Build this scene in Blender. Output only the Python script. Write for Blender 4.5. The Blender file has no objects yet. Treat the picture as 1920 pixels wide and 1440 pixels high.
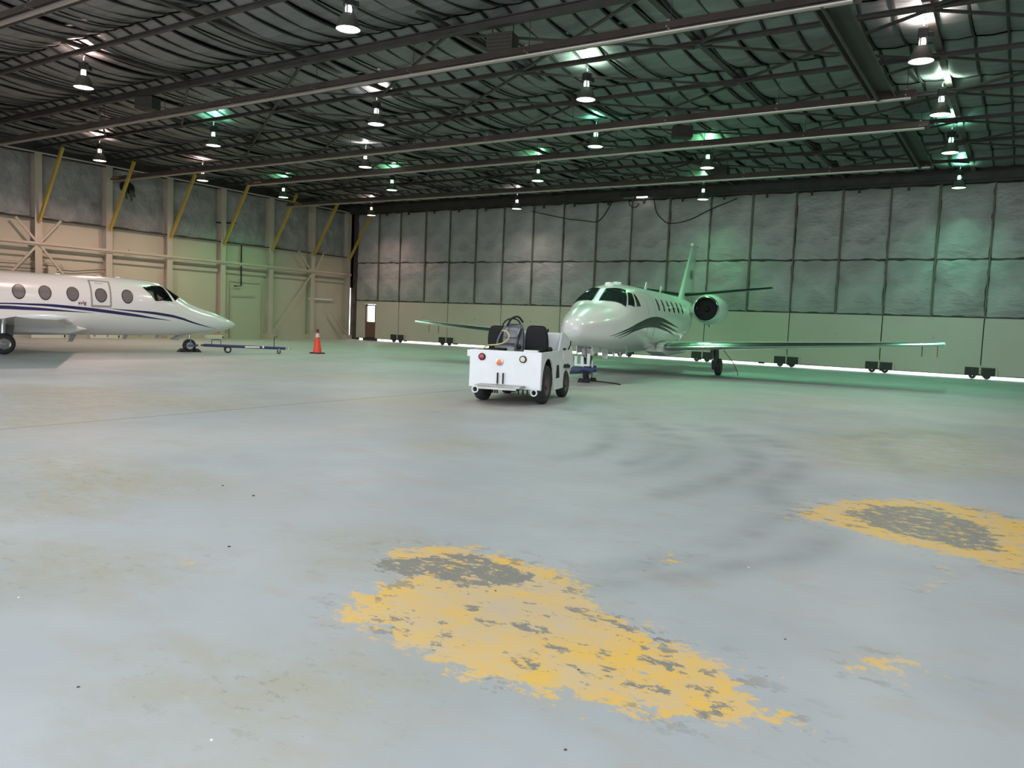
import bpy, math, random
from mathutils import Vector, Matrix
R = random.Random(7)
rad = math.radians
scene = bpy.context.scene
COL = scene.collection

# ------------------------------------------------------------------ camera
CAM_H = 1.5
FPX, YAW, PITCH, ROLL = 1496.06, 0.565592, 0.0775967, -0.0410781
cyw, syw, cp, sp = math.cos(YAW), math.sin(YAW), math.cos(PITCH), math.sin(PITCH)
fwd = Vector((-syw * cp, cyw * cp, -sp))
rgt = Vector((cyw, syw, 0))
dwn = fwd.cross(rgt)
cr, sr = math.cos(ROLL), math.sin(ROLL)
rgt, dwn = cr * rgt + sr * dwn, -sr * rgt + cr * dwn
cam_data = bpy.data.cameras.new('camera')
cam_data.sensor_width = 36.0
cam_data.lens = FPX / 1920 * 36.0
cam_data.clip_end = 500
cam = bpy.data.objects.new('camera', cam_data)
COL.objects.link(cam)
mw = Matrix((rgt, -dwn, -fwd)).transposed().to_4x4()
mw.translation = (0, 0, CAM_H)
cam.matrix_world = mw
scene.camera = cam

# ------------------------------------------------------------------ sky and exposure
world = bpy.data.worlds.new('sky')
scene.world = world
world.use_nodes = True
bg = world.node_tree.nodes['Background']
bg.inputs[0].default_value = (0.90, 0.95, 1.0, 1)
bg.inputs[1].default_value = 5.0
scene.view_settings.view_transform = 'Standard'
scene.view_settings.look = 'None'
scene.view_settings.gamma = 1
scene.view_settings.use_curve_mapping = False
scene.view_settings.exposure = 0.0
scene.cycles.max_bounces = 8
scene.cycles.diffuse_bounces = 5
scene.cycles.sample_clamp_indirect = 6
scene.cycles.use_denoising = True
LAMP_W = 560.0          # down light of one high bay lamp
LEAK_W = 120.0           # light leaking up through its vents

# ------------------------------------------------------------------ materials
MATS = {}
def mat(name, col, rough=0.6, metal=0.0, var=0.0, vscale=3.0, bump=0.0, bscale=20.0, spec=0.5, coat=0.0, stretch=None):
    if name in MATS: return MATS[name]
    m = bpy.data.materials.new(name); m.use_nodes = True
    nt = m.node_tree; b = nt.nodes['Principled BSDF']
    b.inputs['Base Color'].default_value = (*col, 1)
    b.inputs['Roughness'].default_value = rough
    b.inputs['Metallic'].default_value = metal
    b.inputs['Specular IOR Level'].default_value = spec
    b.inputs['Coat Weight'].default_value = coat
    b.inputs['Coat Roughness'].default_value = 0.08
    if var or bump:
        tc = nt.nodes.new('ShaderNodeTexCoord')
        src = tc.outputs['Object']
        if stretch:
            mp = nt.nodes.new('ShaderNodeMapping'); mp.inputs['Scale'].default_value = stretch
            nt.links.new(src, mp.inputs[0]); src = mp.outputs[0]
    if var:
        n = nt.nodes.new('ShaderNodeTexNoise'); n.inputs['Scale'].default_value = vscale; n.inputs['Detail'].default_value = 5
        nt.links.new(src, n.inputs['Vector'])
        r = nt.nodes.new('ShaderNodeMapRange')
        r.inputs['From Min'].default_value = .3; r.inputs['From Max'].default_value = .7
        r.inputs['To Min'].default_value = 1 - var; r.inputs['To Max'].default_value = 1 + var
        nt.links.new(n.outputs['Fac'], r.inputs['Value'])
        mx = nt.nodes.new('ShaderNodeMix'); mx.data_type = 'RGBA'; mx.blend_type = 'MULTIPLY'
        mx.inputs[0].default_value = 1; mx.inputs[6].default_value = (*col, 1)
        nt.links.new(r.outputs[0], mx.inputs[7])
        nt.links.new(mx.outputs[2], b.inputs['Base Color'])
    if bump:
        n2 = nt.nodes.new('ShaderNodeTexNoise'); n2.inputs['Scale'].default_value = bscale; n2.inputs['Detail'].default_value = 4
        nt.links.new(src, n2.inputs['Vector'])
        bp = nt.nodes.new('ShaderNodeBump'); bp.inputs['Strength'].default_value = min(bump, 1); bp.inputs['Distance'].default_value = .16 if bump >= 1 else .05
        nt.links.new(n2.outputs['Fac'], bp.inputs['Height'])
        nt.links.new(bp.outputs[0], b.inputs['Normal'])
    MATS[name] = m
    return m
def emit(name, col, strength):
    if name in MATS: return MATS[name]
    m = bpy.data.materials.new(name); m.use_nodes = True
    b = m.node_tree.nodes['Principled BSDF']
    b.inputs['Base Color'].default_value = (*col, 1)
    b.inputs['Emission Color'].default_value = (*col, 1)
    b.inputs['Emission Strength'].default_value = strength
    MATS[name] = m
    return m
WHITE = mat('aircraft_white', (.70, .70, .69), .24, coat=.5)
TUGW = mat('tug_white_paint', (.70, .71, .73), .38, var=.03, vscale=4)
CHROME = mat('polished_metal', (.86, .86, .87), .18, 1.0)
STEEL = mat('bare_steel', (.42, .42, .42), .35, .9)
RUBBER = mat('tyre_rubber', (.022, .022, .023), .75, var=.3, vscale=8)
BLACKV = mat('black_vinyl', (.007, .0075, .009), .62, bump=.1, bscale=60, spec=.25)
DARKIN = mat('dark_void', (.008, .008, .008), .8)
GLASSD = mat('dark_cockpit_glass', (.012, .02, .019), .05, spec=.6)
NAVY = mat('navy_stripe', (.022, .018, .085), .25)
DKGRN = mat('dark_green_stripe', (.006, .016, .014), .35, spec=.3)
BLUE = mat('blue_tow_paint', (.018, .035, .12), .4)
ROOFST = mat('dark_roof_steel', (.045, .038, .036), .6, var=.25, vscale=2)
BROWN = mat('heater_hood_brown', (.11, .085, .075), .5, .3, var=.2, vscale=1.5)
PIPEL = mat('heater_tube_metal', (.42, .38, .35), .35, .7)
CREAM = mat('cream_wall_paint', (.52, .47, .37), .6, var=.05, vscale=.8, bump=.05, bscale=6)
CREAMC = mat('cream_column_paint', (.50, .44, .36), .5, var=.06, vscale=1.2)
BEIGE = mat('beige_door_panel', (.50, .45, .38), .5, var=.04, vscale=.6)
INSW = mat('vinyl_wall_insulation', (.33, .325, .32), .42, 0, var=.2, vscale=1.6, bump=1.0, bscale=1.8)
INSC = mat('foil_ceiling_insulation', (.19, .19, .20), .42, .25, var=.22, vscale=1.6, bump=.3, bscale=5, stretch=(.6, 3, 1))
DKGAP = mat('dark_steel_gap', (.05, .045, .035), .7)
POST = mat('olive_door_post', (.12, .11, .075), .6)
YELLOW = mat('yellow_brace_paint', (.48, .33, .06), .5)
ORANGE = mat('cone_orange', (.85, .07, .035), .45)
GREYP = mat('grey_door_seal', (.36, .36, .35), .6)

# ------------------------------------------------------------------ mesh builder
class MB:
    def __init__(s): s.v = []; s.f = []
    def add(s, vs, fs):
        o = len(s.v); s.v += [tuple(p) for p in vs]; s.f += [tuple(i + o for i in f) for f in fs]; return s
    def box(s, c, d, rz=0.0):
        ca, sa = math.cos(rz), math.sin(rz); vs = []
        for sx in (-.5, .5):
            for sy in (-.5, .5):
                for sz in (-.5, .5):
                    x, y = sx * d[0], sy * d[1]
                    vs.append((c[0] + x * ca - y * sa, c[1] + x * sa + y * ca, c[2] + sz * d[2]))
        return s.add(vs, [(0, 1, 3, 2), (4, 6, 7, 5), (0, 4, 5, 1), (2, 3, 7, 6), (0, 2, 6, 4), (1, 5, 7, 3)])
    def beam(s, p0, p1, w, h, up=(0, 0, 1)):
        p0, p1 = Vector(p0), Vector(p1); d = (p1 - p0).normalized(); u = Vector(up)
        if abs(d.dot(u)) > .98: u = Vector((1, 0, 0))
        a = d.cross(u).normalized(); b = a.cross(d); vs = []
        for p in (p0, p1):
            for sa, sb in ((-1, -1), (1, -1), (1, 1), (-1, 1)):
                vs.append(p + a * (sa * w / 2) + b * (sb * h / 2))
        return s.add(vs, [(3, 2, 1, 0), (4, 5, 6, 7), (0, 1, 5, 4), (1, 2, 6, 5), (2, 3, 7, 6), (3, 0, 4, 7)])
    def tube(s, path, r, n=8, cap=True):
        path = [Vector(p) for p in path]; rs = r if isinstance(r, (list, tuple)) else [r] * len(path)
        rings = []; a = None
        for i, p in enumerate(path):
            d = (path[min(i + 1, len(path) - 1)] - path[max(i - 1, 0)]).normalized()
            if a is None:
                a = d.cross(Vector((0, 0, 1)) if abs(d.z) < .9 else Vector((1, 0, 0))).normalized()
            else:
                a = (a - d * a.dot(d)).normalized()
            b = d.cross(a)
            rings.append([p + (a * math.cos(t) + b * math.sin(t)) * rs[i] for t in [2 * math.pi * k / n for k in range(n)]])
        return s.rings(rings, cap)
    def rings(s, rings, cap=True, closed=True):
        n = len(rings[0]); vs = [p for r in rings for p in r]; fs = []
        for i in range(len(rings) - 1):
            for k in range(n if closed else n - 1):
                a, b = i * n + k, i * n + (k + 1) % n
                fs.append((a, b, b + n, a + n))
        if cap and closed:
            fs.append(tuple(range(n - 1, -1, -1))); m = (len(rings) - 1) * n; fs.append(tuple(range(m, m + n)))
        return s.add(vs, fs)
    def lathe(s, prof, c=(0, 0, 0), axis='z', n=20, cap=False):
        # prof: (radius, along axis)
        rings = []
        for r, h in prof:
            ring = []
            for k in range(n):
                t = 2 * math.pi * k / n; x, y = r * math.cos(t), r * math.sin(t)
                p = {'z': (x, y, h), 'y': (x, h, y), 'x': (h, x, y)}[axis]
                ring.append((c[0] + p[0], c[1] + p[1], c[2] + p[2]))
            rings.append(ring)
        return s.rings(rings, cap)
    def prism(s, poly, a, b, plane='xz'):
        # polygon in plane, extruded along the third axis from a to b
        def P(u, v, w): return {'xz': (u, w, v), 'yz': (w, u, v), 'xy': (u, v, w)}[plane]
        n = len(poly)
        vs = [P(u, v, a) for u, v in poly] + [P(u, v, b) for u, v in poly]
        fs = [tuple(range(n)), tuple(range(2 * n - 1, n - 1, -1))] + [(i, i + n, (i + 1) % n + n, (i + 1) % n) for i in range(n)]
        return s.add(vs, fs)
    def grid(s, fn, nu, nv):
        vs = [fn(i / nu, j / nv) for i in range(nu + 1) for j in range(nv + 1)]
        fs = [(i * (nv + 1) + j, (i + 1) * (nv + 1) + j, (i + 1) * (nv + 1) + j + 1, i * (nv + 1) + j + 1) for i in range(nu) for j in range(nv)]
        return s.add(vs, fs)
    def mesh(s, name, m, smooth=None):
        me = bpy.data.meshes.new(name); me.from_pydata(s.v, [], s.f); me.update()
        import bmesh
        bm = bmesh.new(); bm.from_mesh(me); bmesh.ops.recalc_face_normals(bm, faces=bm.faces); bm.to_mesh(me); bm.free()
        me.materials.append(m)
        if smooth:
            me.polygons.foreach_set('use_smooth', [True] * len(me.polygons)); me.set_sharp_from_angle(angle=rad(smooth))
        return me
    def build(s, name, m, parent=None, smooth=None, bevel=0):
        return obj(name, s.mesh(name, m, smooth), parent, bevel)
def obj(name, me, parent=None, bevel=0, loc=None):
    o = bpy.data.objects.new(name, me); COL.objects.link(o)
    if parent: o.parent = parent
    if loc: o.location = loc
    if bevel:
        b = o.modifiers.new('bevel', 'BEVEL'); b.width = bevel; b.segments = 2; b.limit_method = 'ANGLE'
    return o
def tag(o, label=None, cat=None, group=None, kind=None):
    if label: o['label'] = label
    if cat: o['category'] = cat
    if group: o['group'] = group
    if kind: o['kind'] = kind
    return o
def thing(name, label, cat, loc=(0, 0, 0), rz=0.0, group=None):
    o = bpy.data.objects.new(name, None); COL.objects.link(o)
    o.location = loc; o.rotation_euler = (0, 0, rz); o.empty_display_size = .3
    return tag(o, label, cat, group)
def struct(name, mb, m, smooth=None, label=None):
    o = mb.build(name, m, None, smooth); tag(o, label, None, None, 'structure'); return o
def text_mesh(name, body, size, m, parent, mw_, ext=.004):
    cu = bpy.data.curves.new(name, 'FONT'); cu.body = body; cu.size = size; cu.extrude = ext; cu.align_x = 'CENTER'; cu.align_y = 'CENTER'
    tmp = bpy.data.objects.new(name + '_tmp', cu); COL.objects.link(tmp)
    dg = bpy.context.evaluated_depsgraph_get()
    me = bpy.data.meshes.new_from_object(tmp.evaluated_get(dg)); me.materials.clear(); me.materials.append(m)
    bpy.data.objects.remove(tmp)
    me.transform(mw_)
    return obj(name, me, parent)

# ------------------------------------------------------------------ fuselage lofting
def pchip(xs,ys):
    n=len(xs); h=[xs[i+1]-xs[i] for i in range(n-1)]; dl=[(ys[i+1]-ys[i])/h[i] for i in range(n-1)]
    m=[0]*n; m[0]=dl[0]; m[-1]=dl[-1]
    for i in range(1,n-1):
        if dl[i-1]*dl[i]<=0: m[i]=0
        else:
            w1=2*h[i]+h[i-1]; w2=h[i]+2*h[i-1]; m[i]=(w1+w2)/(w1/dl[i-1]+w2/dl[i])
    def f(x):
        if x<=xs[0]: return ys[0]
        if x>=xs[-1]: return ys[-1]
        i=0
        while x>xs[i+1]: i+=1
        s=(x-xs[i])/h[i]
        return ys[i]*(1+2*s)*(1-s)**2+m[i]*h[i]*s*(1-s)**2+ys[i+1]*s*s*(3-2*s)+m[i+1]*h[i]*s*s*(s-1)
    return f
class Fus:
    def __init__(s,st,p=2.0):
        xs=[a[0] for a in st]; s.xs=xs; s.x0=xs[0]; s.x1=xs[-1]; s.p=p
        s.top=pchip(xs,[a[1] for a in st]); s.bot=pchip(xs,[a[2] for a in st]); s.hw=pchip(xs,[a[3] for a in st]); s.zc=pchip(xs,[a[4] for a in st])
    def pt(s,x,th,e=0.0):
        # th: angle from top, positive towards +y
        c=math.cos(th); sn=math.sin(th); q=2.0/s.p
        hy=s.hw(x)+e; zc=s.zc(x); hz=(s.top(x)-zc if c>=0 else zc-s.bot(x))+e
        return (x, hy*math.copysign(abs(sn)**q,sn), zc+hz*math.copysign(abs(c)**q,c))
    def inside(s,x,y,z):
        if x<s.x0 or x>s.x1: return False
        zc=s.zc(x); hz=(s.top(x)-zc) if z>=zc else zc-s.bot(x); hy=s.hw(x)
        if hz<=1e-4 or hy<=1e-4: return False
        return abs(y/hy)**s.p+abs((z-zc)/hz)**s.p<1
    def th_of(s,x,y,z):
        zc=s.zc(x); hz=(s.top(x)-zc) if z>=zc else zc-s.bot(x); hy=s.hw(x); q=s.p/2
        sn=math.copysign(abs(y/hy)**q,y); c=math.copysign(abs((z-zc)/hz)**q,z-zc); return math.atan2(sn,c)

# ================================================================== THE SETTING
XL, YB = -35.73, 36.58            # left wall, back wall
XR, YF = 24.0, -5.0               # walls behind and beside the camera (out of frame)
ZC = 8.62                         # roof deck

# ---- floor paint and wear, in metres on the ground
YEL=[
 [(-3.43,3.94),(-3.08,4.27),(-2.67,4.30),(-2.24,4.23),(-1.98,4.07),(-1.70,3.75),(-1.48,3.74),(-1.18,3.60),(-0.92,3.50),(-0.77,3.27),(-0.72,3.09),(-0.79,2.91),(-1.04,2.85),(-1.24,2.80),(-1.44,2.76),(-1.63,2.66),(-1.82,2.60),(-2.01,2.66),(-2.24,2.65),(-2.52,2.74),(-2.78,2.79),(-2.95,3.04),(-2.97,3.27),(-2.94,3.45),(-3.27,3.64)],
 [(-1.57,6.72),(-1.48,7.38),(-1.22,7.95),(-0.59,8.44),(-0.16,8.32),(0.28,7.90),(0.24,6.16),(0.01,6.08),(-0.25,6.20),(-0.52,6.31),(-0.97,6.48)],
 [(-1.98,4.94),(-1.87,5.06),(-1.75,4.93),(-1.83,4.75)],
 [(-0.71,3.12),(-0.65,3.22),(-0.57,3.13),(-0.62,2.99)],
 [(-2.24,4.96),(-2.20,4.99),(-2.16,4.88),(-2.20,4.86)],
 [(-4.20,2.97),(-4.16,3.00),(-4.05,2.92),(-4.10,2.91)],
 [(-0.61,3.85),(-0.48,4.07),(-0.30,4.09),(-0.16,4.06),(-0.31,3.78),(-0.51,3.72)],
 [(-0.41,5.55),(-0.36,5.96),(-0.23,6.03),(-0.35,5.29),(-0.36,5.04)],
]
BARE=[
 [(-3.33,3.66),(-3.19,3.85),(-2.87,4.21),(-2.45,4.12),(-2.19,4.01),(-2.27,3.83),(-2.43,3.58),(-2.47,3.44),(-2.64,3.58),(-2.89,3.49),(-3.15,3.46)],
 [(-1.78,3.68),(-1.71,3.79),(-1.40,3.67),(-1.17,3.57),(-1.20,3.51),(-1.45,3.54),(-1.68,3.53)],
 [(-1.02,3.08),(-0.96,3.18),(-0.76,3.08),(-0.84,2.94),(-0.95,2.94)],
 [(-1.77,2.91),(-1.72,2.98),(-1.59,2.95),(-1.64,2.86)],
 [(-1.37,3.02),(-1.27,3.13),(-1.05,3.11),(-1.08,3.00),(-1.25,2.96)],
 [(-1.25,7.13),(-1.01,7.76),(-0.60,7.99),(-0.09,7.57),(0.06,6.63),(-0.26,6.52),(-0.62,6.59),(-0.95,6.81)],
 [(-1.98,4.56),(-1.93,4.63),(-1.83,4.55),(-1.88,4.44)],
 [(-2.30,2.95),(-2.22,3.06),(-2.07,2.82),(-2.17,2.78)],
]
TAN=[
 [(-3.86,3.76),(-3.69,4.10),(-3.49,4.09),(-3.22,3.54),(-3.44,3.36)],
 [(-6.07,7.46),(-6.02,8.02),(-5.49,8.09),(-5.34,7.23),(-5.66,7.05)],
 [(-2.49,3.47),(-2.36,3.81),(-2.12,3.89),(-1.93,3.66),(-1.91,3.30),(-2.12,3.14),(-2.35,3.23)],
 [(-2.96,1.96),(-2.78,2.19),(-2.52,2.47),(-2.20,2.61),(-1.97,2.41),(-2.02,2.10),(-2.18,1.84),(-2.46,1.82),(-2.73,1.83)],
 [(-8.03,3.85),(-8.05,4.26),(-7.03,4.47),(-5.94,4.30),(-5.69,4.10),(-5.85,3.68),(-5.63,3.17),(-5.92,2.80)],
 [(-5.23,2.41),(-4.82,2.61),(-4.32,2.75),(-4.01,2.62),(-4.15,2.17),(-4.35,2.00)],
 [(-15.53,7.17),(-14.19,8.38),(-12.32,8.53),(-10.77,6.68),(-9.78,5.24),(-10.22,4.72)],
 [(-12.31,7.73),(-11.60,8.03),(-10.26,8.54),(-9.96,7.52),(-10.88,7.09)],
 [(-2.61,11.98),(-1.54,15.00),(0.00,14.12),(0.03,10.27),(-0.96,9.71),(-1.76,9.81)],
]
TIRE=[
 ([(-6.81,12.55),(-5.62,11.64),(-4.68,10.04),(-4.20,8.59),(-4.20,7.80)],0.22),
 ([(-5.55,12.29),(-4.15,10.88),(-3.38,9.46),(-3.11,8.22),(-3.22,7.48)],0.22),
 ([(-4.91,11.49),(-4.09,10.33),(-3.55,9.00),(-3.53,8.02)],0.20),
 ([(-4.37,12.14),(-3.37,11.13),(-2.70,9.89),(-2.43,8.68),(-2.45,7.67),(-2.62,6.70)],0.24),
 ([(-3.94,12.16),(-2.89,11.30),(-2.20,9.87),(-1.98,8.70),(-2.08,7.85)],0.24),
 ([(-2.12,8.18),(-1.76,7.21),(-1.59,6.24),(-1.70,5.29),(-2.01,4.42)],0.22),
 ([(-1.11,6.36),(-1.16,5.58),(-1.44,5.04),(-1.72,4.47),(-2.00,4.05)],0.22),
 ([(-1.31,14.31),(-1.54,12.43),(-1.32,10.78),(-0.87,9.80)],0.25),
 ([(-2.00,12.67),(-1.45,14.15),(-0.72,14.53)],0.30),
]
SPECK=[ (-6.84,3.47,0.050),(-6.36,3.63,0.050),(-5.18,4.30,0.025),(-5.67,4.38,0.020),(-4.40,4.35,0.070),(-4.15,3.26,0.020),(-2.37,3.65,0.012),(-1.52,3.03,0.012),(-0.87,3.97,0.012),(-1.25,2.42,0.012),(-3.02,1.67,0.012),(-2.28,1.73,-0.012),(-1.36,5.05,-0.012),(-4.20,2.02,-0.012),(-7.99,6.97,0.030) ]
def sdist(p, poly):
    x, y = p; ins = False; best = 1e9; n = len(poly)
    for i in range(n):
        x0, y0 = poly[i]; x1, y1 = poly[(i + 1) % n]
        if (y0 > y) != (y1 > y) and x < (x1 - x0) * (y - y0) / (y1 - y0) + x0: ins = not ins
        dx, dy = x1 - x0, y1 - y0; t = max(0, min(1, ((x - x0) * dx + (y - y0) * dy) / (dx * dx + dy * dy + 1e-9)))
        best = min(best, math.hypot(x - x0 - t * dx, y - y0 - t * dy))
    return -best if ins else best
def cr_path(pts, m=8):
    out = []
    for i in range(len(pts) - 1):
        p0, p1, p2, p3 = pts[max(i - 1, 0)], pts[i], pts[i + 1], pts[min(i + 2, len(pts) - 1)]
        for k in range(m):
            t = k / m
            out.append(tuple(.5 * (2 * p1[j] + (p2[j] - p0[j]) * t + (2 * p0[j] - 5 * p1[j] + 4 * p2[j] - p3[j]) * t * t + (3 * p1[j] - p0[j] - 3 * p2[j] + p3[j]) * t ** 3) for j in range(len(p1))))
    return out + [pts[-1]]
def pdist(p, path):
    best = 1e9
    for i in range(len(path) - 1):
        x0, y0 = path[i]; x1, y1 = path[i + 1]; dx, dy = x1 - x0, y1 - y0
        t = max(0, min(1, ((p[0] - x0) * dx + (p[1] - y0) * dy) / (dx * dx + dy * dy + 1e-9)))
        best = min(best, math.hypot(p[0] - x0 - t * dx, p[1] - y0 - t * dy))
    return best
def bbox(pts, m): xs = [p[0] for p in pts]; ys = [p[1] for p in pts]; return min(xs) - m, max(xs) + m, min(ys) - m, max(ys) + m
def field(polys, w):
    bs = [bbox(p, 3 * w) for p in polys]
    def f(x, y):
        d = 0.0
        for p, b in zip(polys, bs):
            if b[0] < x < b[1] and b[2] < y < b[3]: d = max(d, min(1, max(0, .5 - sdist((x, y), p) / (2 * w))))
        return d
    return f
fy, fb, ft = field(YEL, .23), field(BARE, .10), field(TAN, .45)
tp = [(cr_path(p), w) for p, w in TIRE]; tb_ = [bbox(p, 1) for p, w in tp]
def ftire(x, y):
    d = 0.0
    for (p, w), b in zip(tp, tb_):
        if b[0] < x < b[1] and b[2] < y < b[3]: d = max(d, max(0, 1 - pdist((x, y), p) / (w * 1.1)))
    return d

def floor_material():
    m = bpy.data.materials.new('worn_painted_concrete'); m.use_nodes = True
    nt = m.node_tree; N = nt.nodes; L = nt.links; b = N['Principled BSDF']
    tc = N.new('ShaderNodeTexCoord')
    def noise(scale, det=6, rough=.6, stretch=None, w=0.0):
        n = N.new('ShaderNodeTexNoise'); n.inputs['Scale'].default_value = scale; n.inputs['Detail'].default_value = det; n.inputs['Roughness'].default_value = rough
        mp = N.new('ShaderNodeMapping'); mp.inputs['Scale'].default_value = stretch or (1, 1, 1); mp.inputs['Location'].default_value = (w, w, w)
        L.new(tc.outputs['Object'], mp.inputs[0]); L.new(mp.outputs[0], n.inputs['Vector']); return n.outputs['Fac']
    def attr(nm): a = N.new('ShaderNodeAttribute'); a.attribute_name = nm; return a.outputs['Fac']
    def math_(op, a, c, clamp=False):
        n = N.new('ShaderNodeMath'); n.operation = op; n.use_clamp = clamp
        for i, v in enumerate((a, c)):
            if isinstance(v, (int, float)): n.inputs[i].default_value = v
            else: L.new(v, n.inputs[i])
        return n.outputs[0]
    def rng(v, a, c, lo=0.0, hi=1.0):
        n = N.new('ShaderNodeMapRange'); n.inputs['From Min'].default_value = a; n.inputs['From Max'].default_value = c
        n.inputs['To Min'].default_value = lo; n.inputs['To Max'].default_value = hi; L.new(v, n.inputs['Value']); return n.outputs[0]
    def mix(f, a, c):
        n = N.new('ShaderNodeMix'); n.data_type = 'RGBA'
        for i, v in ((0, f), (6, a), (7, c)):
            if isinstance(v, tuple): n.inputs[i].default_value = (*v, 1)
            elif isinstance(v, (int, float)): n.inputs[i].default_value = v
            else: L.new(v, n.inputs[i])
        return n.outputs[2]
    grey = mix(rng(noise(.55, 4), .35, .65), (.36, .385, .395), (.43, .45, .455))
    grey = mix(rng(noise(2.2, 6, .65, (1, 1.6, 1), 3), .52, .74), grey, (.39, .375, .345))
    grey = mix(rng(noise(.16, 3, .5, None, 9), .52, .72, 0, .55), grey, (.46, .40, .33))     # tan, dusty areas
    # worn tan / olive areas
    tan = math_('MULTIPLY', attr('tan'), rng(noise(3.2, 7, .7, (1, 1.5, 1), 5), .32, .58))
    c = mix(math_('MULTIPLY', tan, .85), grey, (.36, .335, .24))
    worn = math_('MULTIPLY', attr('tan'), rng(noise(7, 8, .75, (1, 1.6, 1), 25), .57, .61))
    c = mix(math_('MULTIPLY', worn, .7), c, (.25, .24, .205))
    wfl = math_('MULTIPLY', attr('tan'), rng(noise(9, 6, .7, (1, 1.5, 1), 33), .635, .66))
    c = mix(math_('MULTIPLY', wfl, .8), c, (.58, .44, .22))
    # rubber tyre arcs
    tire = math_('MULTIPLY', attr('tire'), rng(noise(1.6, 5, .6, None, 2), .3, .62))
    c = mix(math_('MULTIPLY', tire, .48), c, (.17, .18, .18))
    # yellow paint showing through: dense core, flaky edges, stray flecks
    fine = noise(7.5, 8, .72, (1, 1.35, 1), 1)
    ysum = math_('ADD', math_('MULTIPLY', attr('yellow'), .92), math_('MULTIPLY', math_('SUBTRACT', fine, .5), 2.0))
    ym = rng(ysum, .57, .66)
    fleck = math_('MULTIPLY', rng(noise(11, 4, .6, None, 8), .69, .715), rng(noise(.45, 3, .5, None, 12), .5, .58))
    ym = math_('MAXIMUM', ym, math_('MULTIPLY', fleck, .8))
    ycol = mix(rng(noise(4.5, 6, .6, None, 4), .38, .62), (.74, .46, .09), (.62, .46, .25))
    c = mix(ym, c, ycol)
    # bare concrete where the paint has flaked off
    chip = noise(9, 8, .75, (1, 1.5, 1), 6)
    bsum = math_('ADD', math_('MULTIPLY', attr('bare'), .72), math_('MULTIPLY', math_('SUBTRACT', chip, .5), 2.2))
    bm_ = rng(bsum, .58, .63)
    chips = math_('MULTIPLY', attr('yellow'), rng(noise(5.5, 7, .7, (1, 1.5, 1), 15), .565, .60))
    c = mix(math_('MULTIPLY', math_('MULTIPLY', attr('tan'), ym), rng(noise(2.5, 5, .6, None, 30), .35, .5, .2, .8)), c, (.47, .42, .35))
    c = mix(math_('MAXIMUM', bm_, chips), c, mix(fine, (.20, .195, .165), (.27, .26, .225)))
    specks = rng(noise(26, 2, .5, None, 20), .765, .785)
    c = mix(math_('MULTIPLY', specks, .55), c, (.16, .15, .13))
    L.new(c, b.inputs['Base Color'])
    L.new(rng(noise(1.2, 5, .6, None, 7), .3, .7, .42, .60), b.inputs['Roughness'])
    b.inputs['Specular IOR Level'].default_value = .22
    bp = N.new('ShaderNodeBump'); bp.inputs['Strength'].default_value = .12; bp.inputs['Distance'].default_value = .01
    L.new(noise(14, 5, .6, None, 10), bp.inputs['Height']); L.new(bp.outputs[0], b.inputs['Normal'])
    return m
FLOORM = floor_material()
floor = struct('floor', MB().box(((XL + XR) / 2, (YF + YB) / 2, -.16), (XR - XL + 1, YB - YF + 1, .26)), mat('joint_filler', (.10, .095, .085), .8))
def steps(a, b, fine0, fine1, fs, cs):
    out = [a]
    while out[-1] < b - 1e-6:
        x = out[-1]; out.append(min(b, x + (fs if fine0 <= x < fine1 else cs)))
    return out
def slab(x0, x1, fine):
    xs = steps(x0, x1, -9.6, 1.2, .06, .5) if fine else steps(x0, x1, 1, 0, .1, .8)
    ys = steps(YF - .4, YB, 1.0, 9.2, .06, .4) if fine else steps(YF - .4, YB, 1, 0, .1, .6)
    nx, ny = len(xs), len(ys)
    mb = MB(); mb.v = [(x, y, 0.0) for x in xs for y in ys]
    mb.f = [(i * ny + j, (i + 1) * ny + j, (i + 1) * ny + j + 1, i * ny + j + 1) for i in range(nx - 1) for j in range(ny - 1)]
    # edges down into the joint
    o = len(mb.v); ed = [i * ny for i in range(nx)] + [(nx - 1) * ny + j for j in range(1, ny)] + [i * ny + ny - 1 for i in range(nx - 2, -1, -1)] + list(range(ny - 2, 0, -1))
    mb.v += [(mb.v[i][0], mb.v[i][1], -.03) for i in ed]
    mb.f += [(ed[k], o + k, o + (k + 1) % len(ed), ed[(k + 1) % len(ed)]) for k in range(len(ed))]
    me = bpy.data.meshes.new('slab'); me.from_pydata(mb.v, [], mb.f); me.update(); me.materials.append(FLOORM)
    for nm, fn in (('yellow', fy), ('bare', fb), ('tan', ft), ('tire', ftire)):
        a = me.attributes.new(nm, 'FLOAT', 'POINT'); a.data.foreach_set('value', [fn(v[0], v[1]) for v in mb.v])
    return obj('slab', me, floor)
slab(XL - .3, -10.03, False)
slab(-10.0, XR + .3, True)
for i, (x, y, r) in enumerate(q for q in SPECK if abs(q[2]) < .03):          # chips of debris and worn bolt heads
    light = r < 0; r = abs(r) * .55; h = min(.012, r * .6)
    tone = 'light' if light else 'dark'
    o = MB().lathe([(r * .2, h), (r * .7, h * .8), (r, .001)], (x, y, 0), n=7, cap=True).build('paint_chip' if light else 'debris_chip', mat('pale_chip', (.75, .75, .72)) if light else mat('dark_chip', (.05, .047, .04), .8), floor)

apron = struct('apron', MB().box((-6, YB + 21, -.13), (90, 40, .2)).box((-6, YF - 21, -.13), (90, 40, .2)), mat('pale_apron_concrete', (.62, .61, .58), .8, var=.08, vscale=.7))  # pale concrete, one base colour with slight random variation

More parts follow.
